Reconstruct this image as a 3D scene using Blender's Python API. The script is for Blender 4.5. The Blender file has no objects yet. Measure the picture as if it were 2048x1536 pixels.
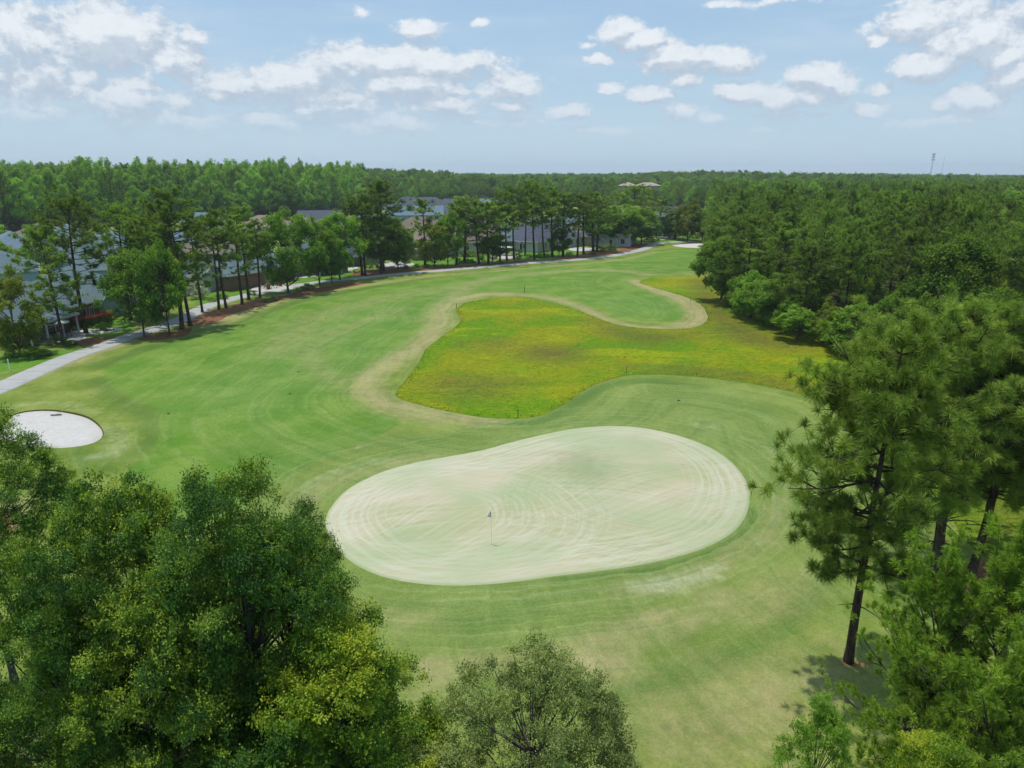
NOHAZE = False
import bpy, math, random
import numpy as np
from mathutils import Vector, geometry
R = math.radians
sc = bpy.context.scene
C = sc.collection
CZ, F, PITCH = 20.5, 1400.0, R(16.7)
K = 1.42                      # how bright a sunlit white surface of albedo 1 shows
# ---------------------------------------------------------------- projection of photo positions to the ground
def ray(px, py):
    u, v = (px-1024)/F, (768-py)/F
    return np.array([u, math.cos(PITCH)+v*math.sin(PITCH), -math.sin(PITCH)+v*math.cos(PITCH)])
def Hn(x, y):                 # terrain height, numpy
    x = np.asarray(x, float); y = np.asarray(y, float)
    fade = np.clip((135-y)/50, 0, 1)
    h = 0.16*np.sin(x*.16+.7)*np.cos(y*.13+.4) + 0.12*np.sin(x*.09-y*.17)
    h = h + 0.35*np.exp(-((x-9)**2/60+(y-52)**2/25)) + .2*np.exp(-((x+7)**2/40+(y-47)**2/20))
    h = h*fade
    def hill(px, D, e, s):
        r = ray(px, 400); cx = r[0]/r[1]*D
        return e*np.exp(-((x-cx)**2+(y-D)**2)/(2*s*s))
    for a in ((660,640,9,70),(760,800,4,90),(1400,720,5,90),(60,420,3,60),(300,600,3,120),(1650,900,3,140),(1150,1100,3,200),(900,1500,4,300),(300,1800,5,300)):
        h = h + hill(*a)
    return h
def H(x, y): return float(Hn(x, y))
def G(px, py):
    d = ray(px, py); z = 0.0
    for _ in range(6):
        t = (CZ-z)/-d[2]; p = d*t; z = H(p[0], p[1])
    return (float(p[0]), float(p[1]), z)
def at_top(px, py, h):        # the spot whose height h shows at px, py
    d = ray(px, py); t = (CZ-h)/-d[2]; p = d*t
    return (float(p[0]), float(p[1]), H(p[0], p[1]))
def height_at(x, y, py):      # height above ground that shows at row py over the spot (x, y)
    v = (768-py)/F
    c = y*math.cos(PITCH); s = y*math.sin(PITCH)
    # v = (y sin + (z-CZ) cos)/(y cos - (z-CZ) sin)
    k = (v*c - s)/(math.cos(PITCH)+v*math.sin(PITCH))
    return CZ + k - H(x, y)
def catmull(pts, closed=True, n=6):
    P = [np.array(p, float) for p in pts]; out = []; L = len(P)
    for i in range(L if closed else L-1):
        if closed: a, b, c, d = P[i-1], P[i], P[(i+1) % L], P[(i+2) % L]
        else: a, b, c, d = P[max(i-1, 0)], P[i], P[i+1], P[min(i+2, L-1)]
        for k in range(n):
            t = k/n
            out.append(.5*((2*b)+(-a+c)*t+(2*a-5*b+4*c-d)*t*t+(-a+3*b-3*c+d)*t**3))
    if not closed: out.append(P[-1])
    return [tuple(p) for p in out]
def gp(pts): return np.array([G(*p)[:2] for p in pts])
def seg_dist(P, poly, closed=True):
    d = np.full(len(P), 1e9); n = len(poly)
    for i in range(n if closed else n-1):
        a = poly[i]; b = poly[(i+1) % n]; ab = b-a; L = max(ab@ab, 1e-9)
        t = np.clip(((P-a)@ab)/L, 0, 1)
        q = P-(a+t[:, None]*ab); d = np.minimum(d, (q*q).sum(1))
    return np.sqrt(d)
def inside(P, poly):
    r = np.zeros(len(P), bool); n = len(poly); x, y = P[:, 0], P[:, 1]
    for i in range(n):
        x1, y1 = poly[i]; x2, y2 = poly[(i+1) % n]
        if y1 == y2: continue
        c = ((y1 > y) != (y2 > y)) & (x < (x2-x1)*(y-y1)/(y2-y1)+x1)
        r ^= c
    return r
def sdf(P, poly):
    d = seg_dist(P, poly); return np.where(inside(P, poly), -d, d)
# ---------------------------------------------------------------- objects
def tag(o, label=None, cat=None, group=None, kind=None):
    if label: o['label'] = label
    if cat: o['category'] = cat
    if group: o['group'] = group
    if kind: o['kind'] = kind
    return o
def link(name, me, mats=(), parent=None):
    o = bpy.data.objects.new(name, me); C.objects.link(o)
    if me is not None:
        if not me.materials:
            for m in (mats if isinstance(mats, (list, tuple)) else (mats,)): me.materials.append(m)
    if parent: o.parent = parent
    return o
def empty(name, loc, rz=0, label=None, cat=None, group=None, scale=None):
    o = bpy.data.objects.new(name, None); C.objects.link(o)
    o.location = loc; o.rotation_euler = (0, 0, rz); o.empty_display_size = .3
    if scale: o.scale = scale
    return tag(o, label, cat, group)
class MB:
    def __init__(s): s.v = []; s.q = []; s.t = []; s.qt = []; s.tt = []; s.n = 0
    def add(s, v, quads=None, tris=None, tint=0.5):
        v = np.asarray(v, float).reshape(-1, 3)
        for f, L, T, k in ((quads, s.q, s.qt, 4), (tris, s.t, s.tt, 3)):
            if f is not None and len(f):
                f = np.asarray(f, int).reshape(-1, k); L.append(f+s.n)
                T.append(np.broadcast_to(np.asarray(tint, float), (len(f),)).copy())
        s.v.append(v); s.n += len(v)
    def box(s, a, b, tint=.5):
        x0, y0, z0 = a; x1, y1, z1 = b
        s.add([(x0,y0,z0),(x1,y0,z0),(x1,y1,z0),(x0,y1,z0),(x0,y0,z1),(x1,y0,z1),(x1,y1,z1),(x0,y1,z1)],
              quads=[(0,3,2,1),(4,5,6,7),(0,1,5,4),(1,2,6,5),(2,3,7,6),(3,0,4,7)], tint=tint)
    def tube(s, pts, rad, n=6, tint=.5, cap=True):
        P = np.asarray(pts, float); m = len(P); rad = np.broadcast_to(np.asarray(rad, float), (m,))
        T = np.gradient(P, axis=0); T /= np.linalg.norm(T, axis=1)[:, None]+1e-9
        ref = np.array([0, 0, 1.]) if abs(T[0][2]) < .9 else np.array([1., 0, 0])
        A = np.cross(T, ref); A /= np.linalg.norm(A, axis=1)[:, None]+1e-9; B = np.cross(T, A)
        an = np.arange(n)*2*math.pi/n
        V = P[:, None]+rad[:, None, None]*(A[:, None]*np.cos(an)[None, :, None]+B[:, None]*np.sin(an)[None, :, None])
        i = np.arange(m-1)[:, None]*n; j = np.arange(n)[None]
        q = np.stack([i+j, i+(j+1) % n, i+n+(j+1) % n, i+n+j], -1).reshape(-1, 4)
        s.add(V.reshape(-1, 3), quads=q, tint=tint)
        if cap:
            s.add(np.vstack([V[-1], P[-1][None]]), tris=[(k, (k+1) % n, n) for k in range(n)], tint=tint)
            s.add(np.vstack([V[0], P[0][None]]), tris=[((k+1) % n, k, n) for k in range(n)], tint=tint)
    def mesh(s, name, smooth=False, attr=True):
        V = np.concatenate(s.v); me = bpy.data.meshes.new(name)
        Q = np.concatenate(s.q) if s.q else np.zeros((0, 4), int); T = np.concatenate(s.t) if s.t else np.zeros((0, 3), int)
        me.vertices.add(len(V)); me.vertices.foreach_set('co', V.astype(np.float32).ravel())
        nl = Q.size+T.size; me.loops.add(nl)
        me.loops.foreach_set('vertex_index', np.concatenate([Q.ravel(), T.ravel()]).astype(np.int32))
        me.polygons.add(len(Q)+len(T))
        ls = np.concatenate([np.arange(len(Q))*4, Q.size+np.arange(len(T))*3]).astype(np.int32)
        me.polygons.foreach_set('loop_start', ls)
        me.polygons.foreach_set('use_smooth', np.full(len(Q)+len(T), smooth))
        if attr:
            a = me.attributes.new('tint', 'FLOAT', 'FACE')
            a.data.foreach_set('value', np.concatenate(s.qt+s.tt).astype(np.float32))
        me.update(calc_edges=True); return me
    def build(s, name, mat, parent=None, smooth=False):
        return link(name, s.mesh(name, smooth), mat, parent)
def lathe(mb, prof, n=12, c=(0, 0, 0)):
    m = len(prof); an = np.arange(n)*2*math.pi/n
    V = np.array([[(c[0]+r*math.cos(a), c[1]+r*math.sin(a), c[2]+z) for a in an] for r, z in prof])
    q = [(i*n+j, i*n+(j+1) % n, (i+1)*n+(j+1) % n, (i+1)*n+j) for i in range(m-1) for j in range(n)]
    mb.add(V.reshape(-1, 3), quads=q)
# ---------------------------------------------------------------- nodes
def lin(c):
    c = c/255; return c/12.92 if c <= .04045 else ((c+.055)/1.055)**2.4
def pc(r, g, b, k=K): return (min(lin(r)/k, .9), min(lin(g)/k, .9), min(lin(b)/k, .9), 1)   # colour a sunlit surface shows -> its base colour
class NT:
    def __init__(s, tree): s.t = tree; s.n = tree.nodes; s.l = tree.links
    def new(s, t, **k):
        n = s.n.new(t)
        for a, b in k.items(): setattr(n, a, b)
        return n
    def put(s, sock, v):
        if isinstance(v, bpy.types.NodeSocket): s.l.new(v, sock)
        elif v is not None:
            if sock.type == 'RGBA' and len(v) == 3: v = (*v, 1)
            sock.default_value = v
    def m(s, op, a, b=None, c=None, clamp=False):
        n = s.new('ShaderNodeMath', operation=op, use_clamp=clamp)
        for i, v in enumerate((a, b, c)): s.put(n.inputs[i], v) if v is not None else None
        return n.outputs[0]
    def v(s, op, a, b=None, c=None):
        n = s.new('ShaderNodeVectorMath', operation=op)
        for i, q in enumerate((a, b, c)): s.put(n.inputs[i], q) if q is not None else None
        return n.outputs['Value'] if op in ('LENGTH', 'DOT_PRODUCT', 'DISTANCE') else n.outputs[0]
    def noise(s, vec, scale, detail=4, rough=.55, dist=0):
        n = s.new('ShaderNodeTexNoise'); s.put(n.inputs['Vector'], vec)
        n.inputs['Scale'].default_value = scale; n.inputs['Detail'].default_value = detail
        n.inputs['Roughness'].default_value = rough; n.inputs['Distortion'].default_value = dist
        return n.outputs[0]
    def step(s, x, a, b, lo=0., hi=1., smooth=True):
        n = s.new('ShaderNodeMapRange', interpolation_type='SMOOTHSTEP' if smooth else 'LINEAR')
        s.put(n.inputs[0], x); n.inputs[1].default_value = a; n.inputs[2].default_value = b
        n.inputs[3].default_value = lo; n.inputs[4].default_value = hi; return n.outputs[0]
    def mix(s, f, a, b, mode='MIX'):
        n = s.new('ShaderNodeMix', data_type='RGBA', blend_type=mode)
        s.put(n.inputs[0], f); s.put(n.inputs[6], a); s.put(n.inputs[7], b); return n.outputs[2]
    def attr(s, name):
        n = s.new('ShaderNodeAttribute', attribute_name=name); return n.outputs['Fac']
    def pos(s): return s.new('ShaderNodeTexCoord').outputs['Object']
    def scale(s, vec, xyz): return s.v('MULTIPLY', vec, xyz)
    def gray(s, f, lo, hi):   # multiplier colour from a 0..1 factor
        g = s.step(f, 0, 1, lo, hi, False); n = s.new('ShaderNodeCombineColor')
        for i in range(3): s.l.new(g, n.inputs[i])
        return n.outputs[0]
    def bump(s, h, dist=.02, strength=.5):
        n = s.new('ShaderNodeBump'); n.inputs['Strength'].default_value = strength; n.inputs['Distance'].default_value = dist
        s.put(n.inputs['Height'], h); return n.outputs[0]
def mat(name):
    m = bpy.data.materials.new(name); m.use_nodes = True; t = NT(m.node_tree)
    for n in list(t.n): t.n.remove(n)
    t.out = t.new('ShaderNodeOutputMaterial'); return m, t
def bsdf(t, col, rough=.8, normal=None, spec=.3, metallic=0.):
    p = t.new('ShaderNodeBsdfPrincipled'); t.put(p.inputs['Base Color'], col); t.put(p.inputs['Roughness'], rough)
    p.inputs['Specular IOR Level'].default_value = spec; p.inputs['Metallic'].default_value = metallic
    if normal is not None: t.put(p.inputs['Normal'], normal)
    t.l.new(p.outputs[0], t.out.inputs[0]); return p
def plain(name, col, rough=.7, vary=.25, scale=2., spec=.3, metallic=0., streak=(1, 1, 1)):
    m, t = mat(name); p = t.scale(t.pos(), streak)
    n = t.noise(p, scale, 5, .6); n2 = t.noise(p, scale*9, 2)
    c = t.mix(1, col, t.gray(n, 1-vary*1.4, 1+vary*1.4), 'MULTIPLY'); c = t.mix(1, c, t.gray(n2, 1-vary*.6, 1+vary*.6), 'MULTIPLY')
    bsdf(t, c, rough, None, spec, metallic); return m
def leaf_mat(name, dark, mid, light, trans=.3, rough=.5, spec=.35, objvar=.3):
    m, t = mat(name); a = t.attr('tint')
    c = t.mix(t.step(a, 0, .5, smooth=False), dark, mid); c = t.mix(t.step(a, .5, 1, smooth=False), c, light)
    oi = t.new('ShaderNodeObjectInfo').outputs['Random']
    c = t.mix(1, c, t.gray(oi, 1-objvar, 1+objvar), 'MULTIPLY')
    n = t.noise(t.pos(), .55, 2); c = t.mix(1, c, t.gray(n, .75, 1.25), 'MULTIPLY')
    p = t.new('ShaderNodeBsdfPrincipled'); t.put(p.inputs['Base Color'], c); p.inputs['Roughness'].default_value = rough
    p.inputs['Specular IOR Level'].default_value = spec
    tr = t.new('ShaderNodeBsdfTranslucent'); t.put(tr.inputs[0], t.mix(1, c, (1.25, 1.35, .6, 1), 'MULTIPLY'))
    mx = t.new('ShaderNodeMixShader'); mx.inputs[0].default_value = trans
    t.l.new(p.outputs[0], mx.inputs[1]); t.l.new(tr.outputs[0], mx.inputs[2]); t.l.new(mx.outputs[0], t.out.inputs[0]); return m
# ================================================================ outlines, as seen in the photo, laid on the ground
GREEN = gp(catmull([(650,1045),(664,1010),(700,975),(760,945),(830,925),(900,912),(960,901),(1030,882),(1100,866),(1160,856),(1230,852),(1300,858),(1370,875),(1430,900),(1472,932),(1496,968),(1500,1005),(1488,1040),(1460,1070),(1410,1096),(1340,1118),(1260,1134),(1180,1145),(1110,1153),(1040,1163),(980,1169),(910,1172),(840,1168),(780,1158),(730,1140),(690,1115),(662,1082)]))
MARSH = gp(catmull([(790,785),(812,757),(835,728),(850,700),(880,675),(908,655),(920,640),(912,622),(925,608),(960,600),(1010,596),(1060,597),(1100,605),(1150,618),(1190,634),(1230,648),(1270,655),(1330,658),(1385,655),(1413,640),(1406,615),(1380,598),(1340,585),(1300,573),(1278,564),(1300,556),(1340,554),(1410,553),(1480,556),(1560,600),(1680,650),(1800,690),(1990,760),(2200,900),(2300,1100),(2060,1135),(1960,1110),(1880,1010),(1790,900),(1700,828),(1640,800),(1590,786),(1540,775),(1480,765),(1420,757),(1360,752),(1300,750),(1260,751),(1220,760),(1180,775),(1150,795),(1120,815),(1080,832),(1030,838),(970,836),(920,828),(870,818),(820,805),(796,796)], n=5))
FAIR = gp(catmull([(205,748),(216,735),(260,715),(330,692),(420,668),(500,640),(580,612),(660,594),(760,573),(900,553),(1050,537),(1200,521),(1300,505),(1345,498),(1400,499),(1430,520),(1420,540),(1300,548),(1262,560),(1290,580),(1340,596),(1375,620),(1350,640),(1280,642),(1230,632),(1160,602),(1090,588),(1000,583),(930,593),(890,612),(860,640),(800,700),(740,740),(700,775),(730,812),(800,840),(760,870),(680,900),(560,960),(420,1060),(300,1100),(240,1020),(240,960),(275,920),(302,898),(318,868),(314,835),(290,808),(232,782)], n=5))
BUNK = gp(catmull([(12,846),(25,832),(55,824),(100,822),(145,828),(178,838),(200,855),(206,870),(196,882),(170,891),(130,896),(90,896),(45,893),(15,885),(-15,870),(-10,855)]))
BUNK2 = gp(catmull([(1344,491),(1370,488),(1400,487),(1430,489),(1436,493),(1400,496),(1368,495)]))
PATHC = gp(catmull([(-900,1420),(-620,1160),(-380,985),(-160,850),(-80,808),(0,776),(60,749),(110,727),(150,711),(205,693),(262,672),(320,655),(368,637),(395,622),(425,609),(480,594),(540,581),(600,570),(660,562),(720,556),(800,548),(860,543),(920,538),(980,533),(1050,527),(1120,522),(1190,516),(1240,509),(1285,499),(1310,488),(1350,484),(1420,482),(1500,480)], closed=False))
def band(c, w0, w1=None):
    d = np.gradient(c, axis=0); d /= np.linalg.norm(d, axis=1)[:, None]; n = np.stack([-d[:, 1], d[:, 0]], 1)
    w = np.linspace(w0, w1 or w0, len(c))[:, None]/2
    return np.vstack([c+n*w, (c-n*w)[::-1]])
PATH = band(PATHC, 3.1)
# soft patches of turf colour: channel, amount, feather (m), outline or line in the photo
def L(pts, w): return ('line', gp(catmull(pts, closed=False, n=3)), w)
def A(pts): return ('area', gp(catmull(pts, n=3)), 0)
PAINT = [
 ('dry', .85, 2.8, L([(975,838),(900,832),(830,822),(770,805),(735,780),(735,755),(790,720),(840,690),(870,660),(885,640),(880,620),(915,600),(960,590),(1010,588)], 1.7)),
 ('dry', .75, 1.5, L([(1010,588),(1080,594),(1150,610),(1220,642),(1290,655),(1390,655)], 1.2)),
 ('dry', .8, 1.6, L([(1270,562),(1330,585),(1385,610),(1400,640),(1370,652)], 2.2)),
 ('dry', .45, 3, L([(700,775),(640,740),(620,700),(680,660),(800,620)], 2)),
 ('dry', .55, 2.5, L([(860,640),(940,570),(1060,548),(1200,540),(1290,548)], 2.5)),
 ('dry', .4, 4, L([(560,700),(620,640),(760,600),(900,575)], 4)),
 ('dry', .6, 1.2, L([(0,770),(120,735),(210,700),(330,668),(430,650),(520,615),(600,592),(700,575),(800,560),(950,545),(1100,533),(1240,520),(1310,504)], 1.3)),
 ('dry', .75, 1.8, L([(440,640),(520,606),(600,585),(640,580)], 1.6)),
 ('dry', .55, 1.0, L([(1120,1345),(1180,1310),(1290,1280),(1400,1235),(1440,1190)], .9)),
 ('dry', .8, 1.6, A([(1050,1330),(1150,1290),(1240,1290),(1290,1320),(1240,1370),(1150,1380)])),
 ('dry', .7, 1.2, A([(835,1350),(870,1330),(900,1345),(880,1400),(840,1400)])),
 ('dry', .62, 3.5, A([(1250,1400),(1400,1330),(1560,1300),(1700,1290),(1760,1380),(1600,1536),(1300,1560),(1200,1500)])),
 ('dry', .5, 2, A([(1450,1190),(1560,1130),(1660,1150),(1600,1230),(1480,1260)])),
 ('dry', .75, 1.6, A([(-60,1010),(40,990),(60,1060),(20,1110),(-80,1100)])),
 ('dry', .6, 2, A([(-60,1380),(60,1400),(120,1500),(60,1600),(-60,1600)])),
 ('dry', .5, 1.2, L([(590,1000),(650,965),(760,930),(860,912)], .8)),
 ('dry', .55, 1, L([(1380,1140),(1480,1110),(1540,1060),(1560,1000)], .6)),
 ('dry', .7, 1.1, L([(860,1330),(1000,1330),(1120,1310),(1250,1260),(1330,1230)], .8)),
 ('dry', .6, 1.5, L([(600,1010),(640,980),(700,950),(800,925)], .9)),
 ('dry', .55, 1.2, L([(1220,1185),(1330,1170),(1440,1130),(1530,1070)], .7)),
 ('dry', .5, 1.5, A([(680,1200),(800,1215),(900,1230),(820,1260),(700,1240)])),
 ('pale', .6, .9, L([(600,985),(650,950),(740,925),(800,915)], .5)),
 ('pale', .8, .9, A([(1240,1170),(1300,1150),(1400,1135),(1450,1120),(1440,1160),(1360,1185),(1280,1190)])),
 ('pale', .5, .8, A([(1370,845),(1430,848),(1470,856),(1440,862),(1390,855)])),
 ('pale', .5, .8, L([(1000,882),(1050,868),(1090,858)], .3)),
 ('pale', .45, .8, L([(1480,875),(1530,890),(1550,915)], .6)),
 ('pale', .55, 1.6, L([(215,855),(240,880),(225,905),(180,915)], 1.2)),
 ('pale', .5, 1.6, L([(10,820),(60,808),(130,808),(190,826)], 1.0)),
 ('pale', .35, 1.0, L([(700,1160),(800,1195),(930,1200),(1080,1180)], .5)),
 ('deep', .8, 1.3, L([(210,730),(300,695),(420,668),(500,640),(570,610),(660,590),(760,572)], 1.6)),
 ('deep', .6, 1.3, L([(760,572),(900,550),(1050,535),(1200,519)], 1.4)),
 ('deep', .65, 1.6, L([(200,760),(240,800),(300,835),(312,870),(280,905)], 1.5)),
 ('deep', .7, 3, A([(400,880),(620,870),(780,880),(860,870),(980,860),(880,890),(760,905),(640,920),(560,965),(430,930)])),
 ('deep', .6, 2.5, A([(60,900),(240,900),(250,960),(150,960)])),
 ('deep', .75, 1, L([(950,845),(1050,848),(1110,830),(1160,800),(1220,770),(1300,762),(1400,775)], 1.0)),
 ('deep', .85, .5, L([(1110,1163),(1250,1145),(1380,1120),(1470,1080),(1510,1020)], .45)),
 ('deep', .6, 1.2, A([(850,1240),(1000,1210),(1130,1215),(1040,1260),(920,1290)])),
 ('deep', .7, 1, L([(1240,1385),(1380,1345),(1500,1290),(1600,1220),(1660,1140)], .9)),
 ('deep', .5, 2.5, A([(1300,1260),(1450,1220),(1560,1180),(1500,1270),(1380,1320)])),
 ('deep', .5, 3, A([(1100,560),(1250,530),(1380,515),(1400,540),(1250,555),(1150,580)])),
 ('cool', .9, 7, A([(560,960),(760,880),(980,850),(1150,790),(1300,760),(1480,780),(1640,850),(1700,1000),(1650,1150),(1450,1330),(1100,1420),(800,1400),(640,1250),(560,1100)])),
 ('cool', .5, 6, A([(340,800),(520,700),(640,640),(840,600),(760,700),(640,780),(560,860)])),
 ('cool', .5, 2, A([(1200,600),(1320,590),(1370,615),(1340,640),(1240,625)])),
 ('straw', 1, .5, A([(380,650),(372,640),(400,628),(440,616),(520,598),(560,592),(570,598),(520,612),(460,630),(430,645)])),
 ('straw', 1, .5, A([(560,596),(610,580),(700,566),(735,566),(700,574),(640,585),(600,594)])),
 ('straw', 1, .6, A([(700,548),(740,540),(800,536),(830,541),(790,548),(740,552)])),
 ('straw', 1, .6, A([(820,540),(880,534),(960,528),(1060,520),(1080,522),(960,534),(870,541)])),
 ('straw', .9, .8, A([(1100,520),(1180,505),(1240,500),(1270,494),(1280,502),(1220,513),(1140,520)])),
 ('straw', .8, 1, A([(1230,495),(1300,488),(1310,494),(1270,503)])),
 ('straw', .9, .5, A([(150,683),(180,675),(230,676),(240,683),(190,690),(160,692)])),
 ('straw', .8, .5, A([(270,680),(300,670),(360,660),(385,655),(372,672),(320,680)])),
 ('straw', 1, .5, A([(-60,1030),(4,1020),(24,1050),(14,1072),(-60,1080)])),
 ('straw', .5, .6, A([(1660,1320),(1720,1310),(1760,1330),(1730,1350),(1680,1345)])),
 ('straw', 1, .8, A([(1990,1340),(2060,1330),(2080,1400),(2010,1390)])),
 ('straw', .8, 1.2, A([(1880,1160),(1960,1120),(2080,1130),(2080,1200),(1930,1220)])),
 ('straw', .55, .5, L([(1118,1190),(1150,1186)], .12)),
 ('lawn', 1, 1, A([(-80,730),(0,712),(60,700),(130,700),(180,690),(150,704),(80,730),(0,745),(-60,760)])),
 ('lawn', 1, 1, A([(170,664),(215,640),(260,640),(262,664),(235,676),(190,674)])),
 ('lawn', 1, 1, A([(380,600),(420,588),(490,575),(570,576),(560,584),(470,594),(410,608)])),
 ('lawn', .9, 1, A([(590,570),(600,550),(680,545),(740,540),(720,550),(650,560)])),
 ('lawn', 1, 1, A([(800,535),(830,520),(900,515),(1000,512),(960,524),(860,533)])),
 ('lawn', 1, 1, A([(1040,516),(1050,500),(1150,497),(1200,495),(1170,508),(1100,516)])),
 ('lawn', .9, 1, A([(1300,490),(1310,478),(1400,474),(1390,480),(1330,487)])),
]
for x, y, r in ((330,720,.5),(288,719,.25),(378,712,.4),(272,735,.4),(196,745,.35),(173,757,.3),(192,782,.5),(490,741,.4),(343,817,.5),(352,812,.3),(335,777,.25),(660,690,.3),(435,700,.3),(712,895,.3),(598,884,.3),(635,852,.25),(710,890,.3),(810,845,.4),(462,763,.3),(560,820,.3),(520,690,.3)):
    PAINT.append(('pale', 1, .35, L([(x-r*12, y), (x+r*12, y)], .12)))
CH = ('dry', 'pale', 'deep', 'cool', 'straw', 'lawn')
def paint(P):
    out = {c: np.zeros(len(P)) for c in CH}
    for ch, amt, fe, (k, poly, w) in PAINT:
        lo = poly.min(0)-fe*2-w-1; hi = poly.max(0)+fe*2+w+1
        s = np.where(((P >= lo) & (P <= hi)).all(1))[0]
        if not len(s): continue
        d = seg_dist(P[s], poly, False)-w if k == 'line' else sdf(P[s], poly)
        a = np.clip(.5-d/(2*fe), 0, 1); a = a*a*(3-2*a)*amt
        out[ch][s] = np.maximum(out[ch][s], a)
    return out
def fields(V):
    o = paint(V); far = V[:, 1] > 260; k = ~far
    for nm, poly in (('md', MARSH), ('gd', GREEN)):
        d = np.full(len(V), 99.); d[k] = sdf(V[k], poly); o[nm] = d
    return o
def set_attr(me, name, vals):
    a = me.attributes.new(name, 'FLOAT', 'POINT'); a.data.foreach_set('value', np.asarray(vals, np.float32))
def sheet(name, poly, z, spacing, m, attrs=None, kind='structure', paintit=True, profile=None, parent=None, label=None):
    lo = poly.min(0); hi = poly.max(0)
    gx, gy = np.meshgrid(np.arange(lo[0], hi[0], spacing), np.arange(lo[1], hi[1], spacing))
    gx = gx+(np.arange(gx.shape[0])[:, None] % 2)*spacing/2
    P = np.stack([gx.ravel(), gy.ravel()], 1); s = sdf(P, poly); P = P[s < -spacing*.45]
    # densify outline
    out = []
    for i in range(len(poly)):
        a, b = poly[i], poly[(i+1) % len(poly)]; n = max(1, int(np.linalg.norm(b-a)/spacing))
        for k in range(n): out.append(a+(b-a)*k/n)
    nb = len(out); oa = np.array(out); tg = np.roll(oa, -1, 0)-np.roll(oa, 1, 0); tg /= np.linalg.norm(tg, axis=1)[:, None]+1e-9
    inn = np.vstack([oa+np.stack([-tg[:, 1], tg[:, 0]], 1)*k for k in (.14, -.14)]); si = sdf(inn, poly); inn = inn[(si < -.10)]
    P = np.vstack([P, inn]); allp = np.vstack([oa, P])
    r = geometry.delaunay_2d_cdt([Vector(p) for p in allp], [(i, (i+1) % nb) for i in range(nb)], [tuple(range(nb))], 1, 1e-5)
    V = np.array([(v[0], v[1]) for v in r[0]]); zz = Hn(V[:, 0], V[:, 1])+z
    ee = sdf(V, poly); zz = np.where(ee > -.02, zz-z-.012, zz)
    if profile is not None: zz = zz+profile(V)
    me = bpy.data.meshes.new(name)
    me.from_pydata(np.column_stack([V, zz]).tolist(), [], [list(f) for f in r[2]])
    if sum(p.normal.z for p in me.polygons) < 0: me.flip_normals()
    me.polygons.foreach_set('use_smooth', [True]*len(me.polygons))
    if paintit:
        for c, v in fields(V).items(): set_attr(me, c, v)
    set_attr(me, 'edge', sdf(V, poly))
    if attrs: 
        for k, f in attrs.items(): set_attr(me, k, f(V))
    me.update(); o = link(name, me, m); 
    if kind: o['kind'] = kind
    if label: o['label'] = label
    return o
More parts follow.
